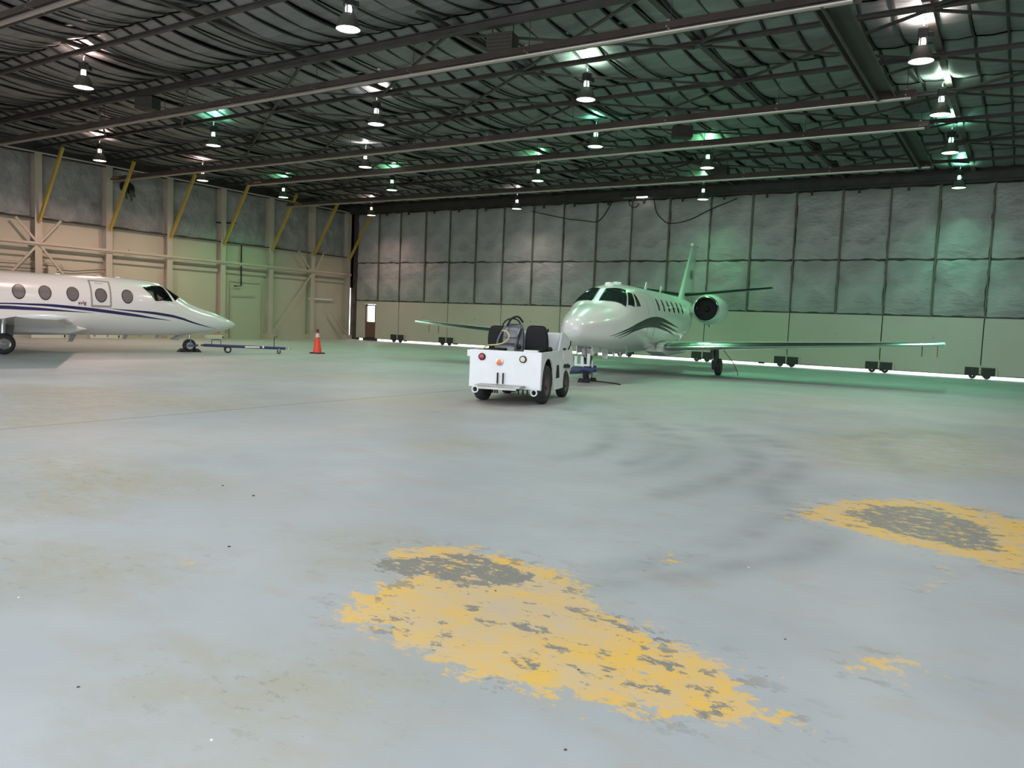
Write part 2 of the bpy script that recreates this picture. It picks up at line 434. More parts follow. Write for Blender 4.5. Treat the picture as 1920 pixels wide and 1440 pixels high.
# ---- back wall: a row of tall sliding door leaves
ZT, ZS, ZI, ZG = 7.65, 4.72, 2.43, .125
PX = [-34.85, -33.09, -31.42, -29.52, -27.77, -25.94, -24.13, -22.26, -20.44, -18.53, -16.62, -14.66, -12.65, -10.71, -8.79, -6.88, -5.0, -3.2, -1.32]
while PX[-1] < XR - 2: PX.append(PX[-1] + 1.88)
wb = MB().box(((XR - 33.26) / 2, YB + .16, (ZC + ZG) / 2), (XR + 33.26, .12, ZC - ZG)).box((-34.48, YB + .16, (ZC + ZG) / 2), (.78, .12, ZC - ZG)).box((-33.68, YB + .16, (ZC + 2.25) / 2), (.82, .12, ZC - 2.25))
wall_back = struct('wall_back', wb, DKGAP, label='sliding hangar door wall with silver insulation above beige panels')
def puff(w, h, amp, seed, nu=7, nv=9):
    rr = random.Random(seed); ph = [(rr.uniform(1, 3.2), rr.uniform(1, 3.6), rr.uniform(0, 6.28), rr.uniform(.3, 1)) for _ in range(5)]
    edge = [rr.uniform(-.035, .03) for _ in range(40)]
    def f(u, v):
        e = min(1, 5 * min(u, 1 - u)) * min(1, 5 * min(v, 1 - v))
        z = amp * e * (1 + .45 * sum(q[3] * math.sin(q[0] * 3.14 * u + q[2]) * math.sin(q[1] * 3.14 * v + q[2] * 1.7) for q in ph) / 1.6)
        ey = (edge[int(u * 18)] if v in (0, 1) else 0); ex = (edge[20 + int(v * 18)] * .6 if u in (0, 1) else 0)
        return ((u - .5) * w + ex, (v - .5) * h + ey, z)
    mb = MB().grid(f, nu, nv)
    return mb
def wall_puffs(name, key, w, h, m, seeds, amp):
    out = []
    for sd in seeds:
        mb = puff(w, h, amp, sd); mb.v = [(x, -z, y) for x, y, z in mb.v]      # faces -Y
        out.append(mb.mesh(name, m, 60))
    return out
for zlo, zhi, key in ((ZI + .03, ZS - .04, 'lo'), (ZS + .04, ZT, 'hi')):
    vs_ = wall_puffs('insulation_panel', key, 1.0, zhi - zlo, INSW, range(5 if key == 'lo' else 11, 10 if key == 'lo' else 16), .13)
    for i in range(len(PX) - 1):
        w = PX[i + 1] - PX[i] - .07
        o = obj('insulation_panel', vs_[(i * 3 + (i // 4)) % 5], wall_back, loc=((PX[i] + PX[i + 1]) / 2, YB, (zlo + zhi) / 2)); o.scale = (w, 1, 1)
for i, x in enumerate(PX):
    if i == 0: continue
    MB().beam((x, YB - .02, ZI - .02), (x, YB - .02, ZT + .05), .085 if i % 2 else .06, .10, (0, 1, 0)).build('door_post', POST, wall_back)
MB().box(((XR - 34.85) / 2, YB + .03, ZS), (XR + 34.85, .06, .07)).build('middle_rail', DKGAP, wall_back)
MB().box(((XR - 34.85) / 2, YB + .03, ZI), (XR + 34.85, .07, .05)).build('lower_rail', DKGAP, wall_back)
lows = [-34.85] + PX[2::2]
for i in range(len(lows) - 1):
    x0, x1 = lows[i] + .02, lows[i + 1] - .02
    mb = MB()
    if i == 0:   # leaf with the walk-through door
        mb.box(((x0 - 34.11) / 2, YB + .04, (ZG + ZI) / 2), (-34.11 - x0, .08, ZI - ZG - .06)).box(((x1 - 33.25) / 2, YB + .04, (ZG + ZI) / 2), (x1 + 33.25, .08, ZI - ZG - .06)).box((-33.68, YB + .04, 2.32), (.9, .08, .18))
    else:
        mb.box(((x0 + x1) / 2, YB + .04, (ZG + ZI) / 2), (x1 - x0, .08, ZI - ZG - .06))
    mb.build('lower_panel', BEIGE, wall_back)
    if i:
        MB().lathe([(.005, .02), (.03, .015), (.035, 0)], ((x0 + x1) / 2 + .1, 0, 1.55), 'y', 8).build('lock_hole', DARKIN, wall_back).location = (0, YB - .015, 0)
for i, x in enumerate(lows[1:], 1):        # roller dollies at the foot of each leaf joint
    for sx in (-1, 1):
        mb = MB().box((x + sx * .30, YB - .02, .30), (.5, .10, .32)); c = mb.build('roller_box', mat('roller_box_dark', (.035, .035, .03), .7), wall_back)
        MB().box((x + sx * .56, YB - .03, .30), (.07, .12, .32)).build('roller_cheek', BEIGE, c)
        MB().lathe([(.02, -.035), (.13, -.035), (.13, .035), (.02, .035)], (x + sx * .25, YB - .06, .135), 'y', 14).build('roller', MATS['roller_box_dark'], c, 40)
    MB().beam((x, YB - .03, .2), (x, YB - .03, .55), .05, .12, (0, 1, 0)).build('joint_strip', BEIGE, wall_back)
for j, x0 in enumerate([-34.2, -30.9, -27.2, -20.4, -18.9, -17.4, -12.8, -9.9, -8.6, -4.9, -1.1, 1.4, 5]):   # short dark rubber flaps under the leaves
    MB().box((x0, YB + .06, .14), (.16 + .1 * (j % 3), .03, .12)).build('bottom_flap', RUBBER, wall_back)
MB().box((-33.7, YB + .06, .1), (1.15, .06, .2)).build('door_sill', DKGAP, wall_back)
for x0, x1 in ((.6, 3.2),):
    MB().box(((x0 + x1) / 2, YB + .06, .11), (x1 - x0, .03, .17)).build('bottom_seal', RUBBER, wall_back)
mb = MB().box((-33.68, YB + .06, .66), (.82, .06, 1.0)).box((-34.05, YB + .06, 1.67), (.08, .06, 1.02)).box((-33.31, YB + .06, 1.67), (.08, .06, 1.02)).box((-33.68, YB + .06, 2.15), (.82, .06, .07))
d1 = struct('door_1', mb, mat('maroon_door', (.16, .075, .06), .5), label='narrow maroon door with a bright window')
gl = bpy.data.materials.new('clear_pane'); gl.use_nodes = True
gb = gl.node_tree.nodes['Principled BSDF']; gb.inputs['Base Color'].default_value = (.95, .97, 1, 1); gb.inputs['Roughness'].default_value = .02; gb.inputs['Transmission Weight'].default_value = 1.0; gb.inputs['IOR'].default_value = 1.02
MB().box((-33.68, YB + .07, 1.63), (.68, .008, .92)).build('door_pane', gl, d1)
MB().box((-33.68, YB - .02, 2.23), (.95, .1, .05)).build('drip_cap', mat('white_trim', (.8, .8, .8), .5), d1)
MB().box((-33.41, YB + .02, 1.12), (.1, .03, .03)).build('door_handle', STEEL, d1)
# dark header and door track over the leaves
struct('trim_1', MB().box(((XR + XL) / 2, YB - .02, ZT + .5), (XR - XL, .30, .92)).box(((XR + XL) / 2, YB - .3, ZT + .28), (XR - XL, .1, .3)), ROOFST, label='dark header beam and track above the hangar doors')
for i, x in enumerate(PX[1:17]):
    MB().box((x + .62, YB - .1, ZT - .05), (.07, .08, .2)).build('track_bracket', DKGAP, wall_back)

# ---- left wall
wall_left = struct('wall_left', MB().box((XL - .32, (YF + YB) / 2, ZC / 2), (.1, YB - YF + .6, ZC)), CREAM, label='cream painted hangar side wall with steel columns')
CY = [8.62, 11.72, 14.83, 17.93, 21.04, 24.12, 27.22, 30.38, 33.47, 36.42]
XF = -35.42                       # column face
LI, LT = 5.07, 7.76
for i, y in enumerate(CY):
    c = MB().box((XF, y, LT / 2), (.03, .30, LT)).box((XF - .2, y, LT / 2), (.37, .03, LT)).box((XF - .39, y, LT / 2), (.03, .30, LT)).build('column', CREAMC, wall_left)
    MB().box((XF - .1, y, .14), (.55, .46, .28)).build('column_foot', CREAMC, c)
for i in range(len(CY) - 1):
    y0, y1 = CY[i] + .16, CY[i + 1] - .16
    mb = puff(y1 - y0, LT - LI - .1, .10, 40 + i); mb.v = [(XF - .33 + z * 1.0, (y0 + y1) / 2 + x, (LT + LI) / 2 + y) for x, y, z in mb.v]
    mb.build('insulation_panel', INSW, wall_left, 60)
    MB().box((XF - .36, (y0 + y1) / 2, 2.5), (.08, y1 - y0, LI + .0)).build('wall_panel', CREAM, wall_left)
    MB().box((XF - .30, (y0 + y1) / 2, 3.55), (.16, y1 - y0, .17)).build('wall_girt', CREAMC, wall_left)
MB().box((XF - .18, (YF + YB) / 2, LI - .02), (.10, YB - YF, .05)).build('ledge_angle', DKGAP, wall_left)
MB().box((XF + .05, (YF + YB) / 2, 4.0), (.12, YB - YF, .10)).box((XF + .05, (YF + YB) / 2, 3.93), (.03, YB - YF, .08)).build('face_girt', CREAMC, wall_left)
MB().box((XF - .06, (YF + YB) / 2, LT + .03), (.12, YB - YF, .05)).build('top_flashing', mat('pale_flashing', (.5, .5, .48), .5), wall_left)
for p0, p1 in (((17.85, 4.05), (17.0, 5.0)), ((18.0, 4.05), (18.85, 5.05)), ((17.85, 3.9), (16.2, 2.0)), ((18.0, 3.9), (19.6, 2.0)), ((33.4, 3.9), (32.3, 5.1)), ((33.55, 3.9), (34.3, 5.15)), ((33.4, 3.85), (30.45, .3)), ((36.35, .3), (34.95, 1.72))):
    MB().beam((XF + .02, *p0), (XF + .02, *p1), .09, .05, (1, 0, 0)).build('diagonal_brace', CREAMC, wall_left)
for i, y in enumerate(CY[3:]):
    MB().beam((XF + .05, y, 4.92), (-33.5, y, 7.86), .15, .09, (0, 1, 0)).build('yellow_brace', YELLOW, wall_left)
MB().tube([(XF - .1, 28.43, 5.0), (XF - .1, 28.45, 2.83), (XF - .1, 28.0, 2.80)], .035, 8).build('black_pipe', DARKIN, wall_left)
MB().tube([(XF - .2, 15.0, 3.18), (XF - .2, 18.95, 3.22), (XF - .2, 19.05, 3.1), (XF - .2, 19.05, 2.7)], .02, 6).build('conduit', CREAMC, wall_left)
MB().tube([(XF - .2, 15.0, 2.9), (XF - .2, 17.2, 2.92), (XF - .2, 18.7, 2.95), (XF - .2, 19.5, 2.94), (XF - .2, 20.3, 3.05), (XF - .2, 21.0, 3.12)], .018, 6).build('hanging_cable', DKGAP, wall_left)
MB().box((XF - .1, 18.5, 2.85), (.2, .35, .45)).build('junction_box', CREAMC, wall_left)
MB().box((XF - .02, 22.1, 4.08), (.1, .18, .14)).build('junction_box', CREAMC, wall_left)
MB().box((XF - .22, 34.35, 2.38), (.12, 1.85, .08)).build('shelf_bar', mat('white_trim', (.8, .8, .8), .5), wall_left)
MB().tube([(XF - .15, 27.9, 2.33), (XF - .15, 29.4, 2.36)], .025, 6).build('wall_pipe', CREAMC, wall_left)
d2 = struct('door_2', MB().box((XF - .28, 28.85, 1.5), (.06, 1.9, 3.0)), mat('cream_door_green_cast', (.46, .47, .36), .55), label='wide cream flush door in the side wall')  # green lamplight on the door is mixed into its cream base colour
for a, b in (((27.88, 0), (27.88, 3.05)), ((29.82, 0), (29.82, 3.05)), ((27.88, 3.05), (29.82, 3.05))):
    MB().beam((XF - .25, *a), (XF - .25, *b), .07, .1, (1, 0, 0)).build('door_frame', CREAMC, d2)
# torn hole in the insulation where the heater flue leaves
mb = MB(); rr = random.Random(3); n = 14
ring = [(XF - .20, 22.05 + (.30 + .12 * rr.random()) * math.cos(k * 6.283 / n), 7.0 + (.22 + .10 * rr.random()) * math.sin(k * 6.283 / n)) for k in range(n)]
mb.add(ring + [(x - .12, y, z) for x, y, z in ring], [tuple(range(n)), tuple(range(2 * n - 1, n - 1, -1))] + [(k, (k + 1) % n, (k + 1) % n + n, k + n) for k in range(n)]).build('torn_hole', DARKIN, wall_left)
for dy, l in ((-.12, .45), (.08, .5), (.2, .3)):
    MB().beam((XF - .15, 22.05 + dy, 6.9), (XF - .12, 22.1 + dy * 1.3, 6.9 - l), .09, .02, (1, 0, 0)).build('torn_flap', mat('torn_scrim', (.09, .09, .07), .8), wall_left)
mb = MB().beam((XF - .19, 26.9, 6.0), (XF - .17, 29.0 - .9, 6.12), .07, .03, (1, 0, 0)); mb.build('insulation_tear', DARKIN, wall_left)
struct('trim_2', MB().box((XL - .1, (YF + YB) / 2, 8.2), (.3, YB - YF, .8)), ROOFST, label='dark band for the shaded gap above the side wall')  # dark box takes the place of the shaded gap below the ceiling
# dark panels standing in for the shaded open slot at the corner
struct('trim_3', MB().box((-35.15, YB + .22, ZC / 2), (.75, .1, ZC)).box((-35.7, YB + .22, 5.9), (.7, .1, 5.4)), mat('shaded_slot_dark', (.07, .05, .045), .7), label='dark panels for the shaded slot between side wall and doors')
for z in (1.0, 2.1, 3.0, 3.6, 4.3):
    MB().box((-35.1, YB + .12, z), (.5, .08, .07)).build('corner_girt', ROOFST, bpy.data.objects['trim_3'])

# ---- walls outside the frame
struct('wall_right', MB().box((XR + .1, (YF + YB) / 2, ZC / 2), (.2, YB - YF, ZC)), CREAM)
struct('wall_front', MB().box((-30.5, YF - .1, ZC / 2), (11, .2, ZC)).box((19, YF - .1, ZC / 2), (10, .2, ZC)).box((-5.5, YF - .1, 7.7), (39, .2, 1.9)), CREAM, label='front wall with an unseen doorway added to let daylight in')  # unseen opening added so daylight reaches the foreground floor

# ---- ceiling
ceiling = struct('ceiling', MB().box(((XL + XR) / 2, (YF + YB) / 2, ZC + .06), (XR - XL + 1, YB - YF + .6, .12)), ROOFST, label='dark hangar roof lined with sagging insulation')
CHY = [17.93 + 3.105 * k for k in range(-7, 7)]
PITX = .66
def sag(t): return 1 - (2 * t - 1) ** 2
pan = []
for sd in range(6):
    rr = random.Random(90 + sd); s0 = .13 + .12 * rr.random(); ph = rr.uniform(0, 6)
    def f(u, v, s0=s0, ph=ph):
        return ((u - .5) * (PITX - .05), (v - .5) * 3.05, -s0 * sag(v) ** .8 - .03 * math.sin(3.14 * u) - .012 * math.sin(9 * v + ph))
    pan.append(MB().grid(f, 2, 8))
pan_me = [p.mesh('insulation_panel', INSC, 50) for p in pan]
cells = []
nx = int((XR - XL) / PITX)
for k in range(len(CHY) - 1):
    for i in range(nx):
        x = XL + (i + .5) * PITX; y = (CHY[k] + CHY[k + 1]) / 2
        v = Vector((x, y, 8.3 - CAM_H)); z = v.dot(fwd)
        inv = z > .5 and abs(v.dot(rgt) / z) < .66 and abs(v.dot(dwn) / z) < .50
        cells.append((0 if inv else 1, v.length, x, y, (i * 7 + k * 3) % 6))
cells.sort()
rest = MB()
for j, (o_, d_, x, y, s_) in enumerate(cells):
    if j < 300: obj('insulation_panel', pan_me[s_], ceiling, loc=(x, y, 8.33))
    else: rest.add([(a + x, b + y, c + 8.33) for a, b, c in pan[s_].v], pan[s_].f)
tag(rest.build('insulation_panel', INSC, ceiling, 50), kind='stuff')
strap = MB()
for k in range(len(CHY) - 1):
    for q in range(8):
        y0, y1 = CHY[k] + 3.105 * q / 8, CHY[k] + 3.105 * (q + 1) / 8
        z0, z1 = 8.30 - .20 * sag(q / 8) ** .8, 8.30 - .20 * sag((q + 1) / 8) ** .8
        strap.beam((0, y0, z0), (0, y1, z1), .05, .03)
strap_me = strap.mesh('seam_strap', mat('black_seam_strap', (.02, .02, .02), .7))
for i in range(nx + 1): obj('seam_strap', strap_me, ceiling, loc=(XL + i * PITX, 0, 0))
def ibeam(mb, p0, p1, w, h):
    p0, p1 = Vector(p0), Vector(p1)
    mb.beam(p0 + Vector((0, 0, h / 2)), p1 + Vector((0, 0, h / 2)), w, .025)
    mb.beam(p0, p1, .03, h); mb.beam(p0 - Vector((0, 0, h / 2)), p1 - Vector((0, 0, h / 2)), w, .025); return mb
for i, y in enumerate(CHY):
    if y > YB - .2: continue
    ibeam(MB(), (XL, y, 8.0), (XR, y, 8.0), .10 if i != 6 else .16, .08 if i != 6 else .16).build('roof_beam', ROOFST, ceiling)
YBX = [-2.1 - 4.72 * k for k in range(7)] + [2.62, 7.34, 12.1, 16.8]
for x in YBX:
    MB().beam((x, YF, 8.12), (x, YB - .3, 8.12), .15, .08).build('roof_purlin', mat('roof_purlin_steel', (.11, .09, .08), .6, var=.2, vscale=2) if abs(x + 2.1) < .1 else ROOFST, ceiling)
for k in range(len(CHY) - 1):
    y0, y1 = CHY[k], CHY[k + 1]
    if y0 < 14 or y1 > 34: continue
    for i in range(-1, 6):
        x0 = -2.1 - 4.72 * i; x1 = x0 - 4.72
        if k % 2 == 0 or i % 2 == 0: MB().beam((x0, y0, 7.93), (x1, y1, 7.98), .065, .05).build('cross_brace', ROOFST, ceiling)
        if k % 2 == 1 or i % 2 == 1: MB().beam((x0, y1, 7.90), (x1, y0, 7.96), .065, .05).build('cross_brace', ROOFST, ceiling)
        MB().box((x0, y0, 7.94), (.34, .26, .02)).build('gusset_plate', ROOFST, ceiling)

# ================================================================== OVERHEAD THINGS
# ---- radiant tube heaters hung under the roof
HZ = 7.2
def heater(name, label, runs, links):
    t = thing(name, label, 'heater', (runs[0][1], runs[0][0], HZ)); O = Vector(t.location)
    for y, x0, x1 in runs:
        dx0, dx1, dy = x0 - O.x, x1 - O.x, y - O.y
        prof = [(-.19, -.03), (-.10, .13), (.10, .13), (.19, -.03), (.175, -.03), (.09, .115), (-.09, .115), (-.175, -.03)]
        h = MB().prism([(dy + a, b) for a, b in prof], dx0, dx1, 'yz').build('hood', BROWN, t)
        MB().tube([(dx0 + .1, dy, -.03), (dx1 - .1, dy, -.03)], .055, 10).build('tube', PIPEL, t, 40)
        n = int((dx1 - dx0) / 3)
        for k in range(n + 1):
            x = dx0 + .2 + k * (dx1 - dx0 - .4) / max(n, 1)
            MB().box((x, dy, .0), (.03, .40, .025)).box((x, dy, .14), (.05, .22, .03)).build('hanger_bracket', PIPEL, t)
            MB().tube([(x, dy, .15), (x, dy, .72)], .008, 5).build('hanger_chain', ROOFST, t)
        MB().box((dx0 + .9, dy - .195, .03), (.5, .012, .07)).build('sticker', mat('orange_sticker', (.32, .16, .05), .6), t)
    for x, y0, y1 in links:
        MB().prism([(x - O.x - .30, -.02), (x - O.x - .22, .14), (x - O.x + .22, .14), (x - O.x + .30, -.02), (x - O.x + .26, -.02), (x - O.x + .19, .11), (x - O.x - .19, .11), (x - O.x - .26, -.02)], y0 - O.y, y1 - O.y, 'xz').build('return_duct', ROOFST, t)
        MB().tube([(x - O.x - .1, y0 - O.y, -.04), (x - O.x - .1, y1 - O.y, -.04)], .05, 8).build('return_tube', ROOFST, t, 40)
    return t
heater('tube_heater', 'long brown tube heater crossing the top left corner, nearest the camera', [(8.45, -35.2, -13.5)], [])
heater('tube_heater', 'U-shaped tube heater, its near run crossing the picture from left edge to top', [(14.78, -34.9, -2.75), (21.25, -35.9, -2.55)], [(-3.25, 14.75, 21.1)])
heater('tube_heater', 'U-shaped tube heater nearest the hangar doors, over the white jet', [(24.38, -30.1, -2.55), (29.95, -33.6, -2.9)], [(-3.2, 24.4, 29.9)])
for (x, y, z, rz, lab) in ((-23.2, 15.0, 7.72, .3, 'dark unit heater under the roof between two left lamps'), (-10.3, 15.25, 7.7, .2, 'dark unit heater with pale bracket under the roof near top centre'), (-9.6, 24.6, 7.72, .5, 'black louvred unit heater over the white jet nose'), (-10.5, 31.2, 7.72, 0, 'small dark unit heater under the roof near the doors')):
    t = thing('unit_heater', lab, 'heater', (x, y, z), rz, 'unit heaters under the roof')
    MB().box((0, 0, 0), (.62, .42, .36)).build('casing', DKGAP, t, bevel=.015)
    for k in range(4): MB().box((0, -.22, -.12 + .08 * k), (.54, .03, .02)).build('louvre', ROOFST, t)
    MB().lathe([(.03, .21), (.14, .21), (.14, .27), (.03, .27)], (0, 0, 0), 'y', 14).build('fan_shroud', STEEL, t)
    for sx in (-.25, .25): MB().tube([(sx, 0, .18), (sx, 0, .5)], .012, 5).build('hanger_rod', ROOFST, t)

# ---- high bay lamps
TINT = {'pink': (1.0, .68, .60), 'white': (1.0, .97, .93), 'green': (.28, 1.0, .44), 'teal': (.27, 1.0, .60), 'cool': (.93, .98, 1.0), 'warm': (1.0, .87, .78), 'palegreen': (.66, 1.0, .72)}
REFL = mat('lamp_reflector', (.10, .105, .085), .45, .3)
BALL = mat('lamp_ballast', (.02, .02, .022), .5)
def lamp(x, y, tint, label, down=1.0, up=1.0):
    c = TINT[tint]; t = thing('high_bay_lamp', label, 'lamp', (x, y, 7.2), R.uniform(0, 3), 'high bay lamps under the roof')
    MB().lathe([(.25, 0), (.235, .06), (.20, .16), (.155, .25), (.12, .30), (.112, .30), (.145, .245), (.19, .155), (.225, .06), (.243, .0)], n=24).build('reflector', REFL, t, 40)
    MB().lathe([(.001, .012), (.235, .012), (.235, .02), (.001, .02)], n=24).build('lens', emit('lens_' + tint, tuple(.5 + .5 * v for v in c), 6.0), t)
    MB().lathe([(.001, .30), (.062, .30), (.07, .40), (.055, .46), (.001, .46)], n=12).build('glowing_neck', emit('neck_' + tint, tuple(.4 + .6 * v for v in c), 3.0), t, 40)
    for k in range(3):
        a = k * 2.094; MB().beam((.09 * math.cos(a), .09 * math.sin(a), .29), (.085 * math.cos(a), .085 * math.sin(a), .47), .02, .02).build('bracket', BALL, t)
    MB().box((0, 0, .56), (.19, .17, .20)).build('ballast', BALL, t, bevel=.015)
    MB().box((.14, 0, .51), (.11, .13, .12)).build('capacitor_box', BALL, t, bevel=.01)
    MB().tube([(0, 0, .65), (0, 0, .80), (.03, 0, .83), (.03, 0, .88), (0, 0, .91), (0, 0, .95)], .014, 6).build('hook', BALL, t)
    l = bpy.data.lights.new('lamp_light', 'SPOT'); l.energy = LAMP_W * down; l.color = c; l.spot_size = rad(144 if y > 34 else 158); l.spot_blend = 1.0 if y > 34 else .6; l.shadow_soft_size = .2
    o = bpy.data.objects.new('lamp_light', l); COL.objects.link(o); o.parent = t; o.location = (0, 0, -.03)
    l = bpy.data.lights.new('vent_light', 'SPOT'); l.energy = LEAK_W * up; l.color = c; l.spot_size = rad(165); l.spot_blend = .5; l.shadow_soft_size = .05
    o = bpy.data.objects.new('vent_light', l); COL.objects.link(o); o.parent = t; o.location = (0, 0, .70); o.rotation_euler = (math.pi, 0, 0)
for a in (
    (-11.85, 12.0, 'white', 'large white lamp at the top edge left of centre, closest to the camera', 1.0, 1.0),
    (-21.4, 12.0, 'pink', 'pink-white lamp in the upper left corner, leftmost of the near lamps', 2.2, 1.6),
    (-31.4, 18.25, 'pink', 'pink-white lamp above the leftmost pair of yellow braces', 1.9, 1.3),
    (-24.3, 18.2, 'teal', 'teal-glowing lamp in the upper left, right of the pink lamp by the yellow braces', .6, 1.0),
    (-16.73, 18.2, 'white', 'white lamp left of centre between the first and second heater runs', .9, .8),
    (-9.81, 18.4, 'palegreen', 'bright lamp right of centre under a wide glowing roof patch', 1.0, 1.6),
    (-2.2, 18.7, 'warm', 'largest warm white lamp in the upper right corner', 1.5, 2.2),
    (-31.3, 22.9, 'pink', 'pink-white lamp half hidden by the heater above the third yellow brace', 1.5, 1.2),
    (-21.83, 23.2, 'white', 'small white lamp just under the second heater run left of centre', .9, 1.0),
    (-12.0, 23.3, 'teal', 'dim teal lamp hanging below the second heater run right of centre', .9, .8),
    (-2.2, 23.3, 'palegreen', 'second lamp down in the right-hand column of lamps', 1.0, 1.8),
    (-31.5, 27.7, 'green', 'small green lamp over the fifth yellow brace', 1.0, .8),
    (-24.5, 27.8, 'green', 'small green lamp left of centre under the third heater run', 1.0, .8),
    (-16.95, 28.0, 'green', 'green lamp at the centre under the third heater run', 1.2, .9),
    (-9.85, 27.8, 'green', 'green lamp over the jet tail, under the third heater run', 1.6, 1.0),
    (-2.3, 28.1, 'teal', 'third lamp down in the right-hand column, teal tinted', 1.1, 1.0),
    (-31.7, 34.3, 'pink', 'tiny pink-white lamp in the far corner above the maroon door', 1.1, .5),
    (-22.05, 34.5, 'warm', 'tiny lamp at the centre just in front of the silver doors', .8, .6),
    (-12.3, 34.4, 'green', 'small green lamp at the door top, straight above the jet tail fin', .8, .7),
    (-2.45, 34.6, 'teal', 'lowest and farthest lamp in the right-hand column', .8, 1.2),
    # unseen lamps added to brighten the foreground floor, most continuing the rows
    (-2.2, 12.0, 'cool', 'unseen white lamp just above the top edge, nearer than the upper right lamp', 1.0, 1.0),
    (-16.7, 6.0, 'cool', 'added white lamp out of view above the left of the foreground floor', 1.1, 1.0),
    (-7.0, 6.0, 'cool', 'added white lamp out of view straight above the yellow floor patch', 1.1, 1.0),
    (2.6, 6.0, 'cool', 'added white lamp out of view above the right of the foreground floor', 1.1, 1.0),
    (-11.8, .5, 'cool', 'added white lamp out of view beside and left of the camera', 1.0, 1.0),
    (-2.2, .5, 'cool', 'added white lamp out of view above the camera', 1.0, 1.0)):
    lamp(a[0], a[1], a[2], a[3], a[4], a[5])
t = thing('fluorescent_light', 'lit fluorescent tube on the dark header above the silver doors', 'lamp', (-16.2, 36.17, 7.76))
MB().box((-.2, 0, .05), (1.5, .16, .06)).build('housing', DKGAP, t)
MB().tube([(-.05, 0, -.01), (.5, 0, -.01)], .035, 8).build('tube', emit('fluorescent_glow', (1, .9, .92), 5), t)
MB().tube([(-.75, 0, -.01), (-.2, 0, -.01)], .03, 8).build('dead_tube', mat('dead_tube', (.3, .3, .3), .4), t)
for lab, pts in (('slack black cable hung across the silver doors left of the lit tube', [(-22.3, 7.35), (-20.3, 6.92), (-18.9, 6.72), (-18.46, 6.68), (-18.1, 6.95), (-17.63, 7.67)]),
                 ('short looped cable under the lit fluorescent tube', [(-16.75, 7.68), (-16.7, 7.45), (-16.5, 7.32), (-16.3, 7.36), (-16.22, 7.5)]),
                 ('slack black cable looping down right of the lit fluorescent tube', [(-15.43, 7.65), (-15.3, 7.1), (-15.0, 6.72), (-14.55, 6.48), (-13.6, 6.62), (-12.53, 7.1), (-11.4, 7.5)])):
    o = MB().tube(cr_path([(x, YB - .20, z) for x, z in pts], 5), .022, 6).build('cable', DARKIN); tag(o, lab, 'cable')

# ================================================================== shared aircraft parts
def patch(F, corners, nu, nv, e, sy=1):
    # bilinear patch in (x, angle from top) lifted e off the skin, with a skirt down to the skin
    (a, b, c, d) = corners
    def P(u, v, ee):
        x = (a[0] * (1 - u) + b[0] * u) * (1 - v) + (d[0] * (1 - u) + c[0] * u) * v
        th = (a[1] * (1 - u) + b[1] * u) * (1 - v) + (d[1] * (1 - u) + c[1] * u) * v
        return F.pt(x, th * sy, ee)
    mb = MB().grid(lambda u, v: P(u, v, e), nu, nv)
    rim = [(i / nu, 0) for i in range(nu)] + [(1, j / nv) for j in range(nv)] + [(1 - i / nu, 1) for i in range(nu)] + [(0, 1 - j / nv) for j in range(nv)]
    n = len(rim); mb.add([P(u, v, e) for u, v in rim] + [P(u, v, -.01) for u, v in rim], [(k, (k + 1) % n, (k + 1) % n + n, k + n) for k in range(n)])
    return mb
def disc(F, x, th, rx, rt, e, n=18, power=2.0, r0=0.0, sy=1):
    rings = []
    for q in ((r0, .5 * (1 + r0), 1.0) if r0 else (.02, .5, 1.0)):
        rings.append([F.pt(x + rx * q * math.copysign(abs(math.cos(t)) ** (2 / power), math.cos(t)), sy * (th + rt * q * math.copysign(abs(math.sin(t)) ** (2 / power), math.sin(t))), e) for t in [6.28319 * k / n for k in range(n)]])
    rings.append([F.pt(x + rx * math.copysign(abs(math.cos(t)) ** (2 / power), math.cos(t)), sy * (th + rt * math.copysign(abs(math.sin(t)) ** (2 / power), math.sin(t))), -.008) for t in [6.28319 * k / n for k in range(n)]])
    return MB().rings(rings, False)
def stripe(F, pts, wpts, e=.004, n=40, sy=1):
    # band along (x, angle) points with half widths (radians)
    fx = cr_path([(p[0], p[1], w) for p, w in zip(pts, wpts)], 8); rings = []
    for x, th, w in fx:
        w = max(w, .002)
        rings.append([F.pt(x, sy * (th + q * w), e) for q in (-1, 0, 1)] + [F.pt(x, sy * (th + q * w), -.006) for q in (1, 0, -1)])
    return MB().rings(rings)
def skin(F, n=64, m=36, xs=None):
    L_ = F.x1 - F.x0
    if xs is None:
        xs = [F.x0 + L_ * (.5 - .5 * math.cos(math.pi * i / n)) for i in range(n + 1)]
    return MB().rings([[F.pt(x, 6.28319 * k / m) for k in range(m)] for x in xs])
def skin_cut(F, xs, m, quads):
    # the same loft with window openings left out (quads in x and angle from the top, both sides)
    n = len(xs); mb = MB(); mb.v = [F.pt(x, 6.28319 * k / m) for x in xs for k in range(m)]
    for i in range(n - 1):
        for k in range(m):
            x = (xs[i] + xs[i + 1]) / 2; a = 6.28319 * (k + .5) / m; a = min(a, 6.28319 - a)
            if any(sdist((x, a), q) < -.012 for q in quads): continue
            a_, b_ = i * m + k, i * m + (k + 1) % m; mb.f.append((a_, b_, b_ + m, a_ + m))
    return mb
def ring_patch(F, cs, so, si, e, n=8, sy=1):
    cx = sum(c[0] for c in cs) / 4; ct = sum(c[1] for c in cs) / 4; rings = []
    for sc, ee in ((so, -.006), (so, e), (si, e), (si, -.02)):
        ring = []
        for q in range(4):
            a, b = cs[q], cs[(q + 1) % 4]
            for k in range(n):
                t = k / n; x = a[0] * (1 - t) + b[0] * t; th = a[1] * (1 - t) + b[1] * t
                ring.append(F.pt(cx + (x - cx) * sc, sy * (ct + (th - ct) * sc), ee))
        rings.append(ring)
    return MB().rings(rings, False)
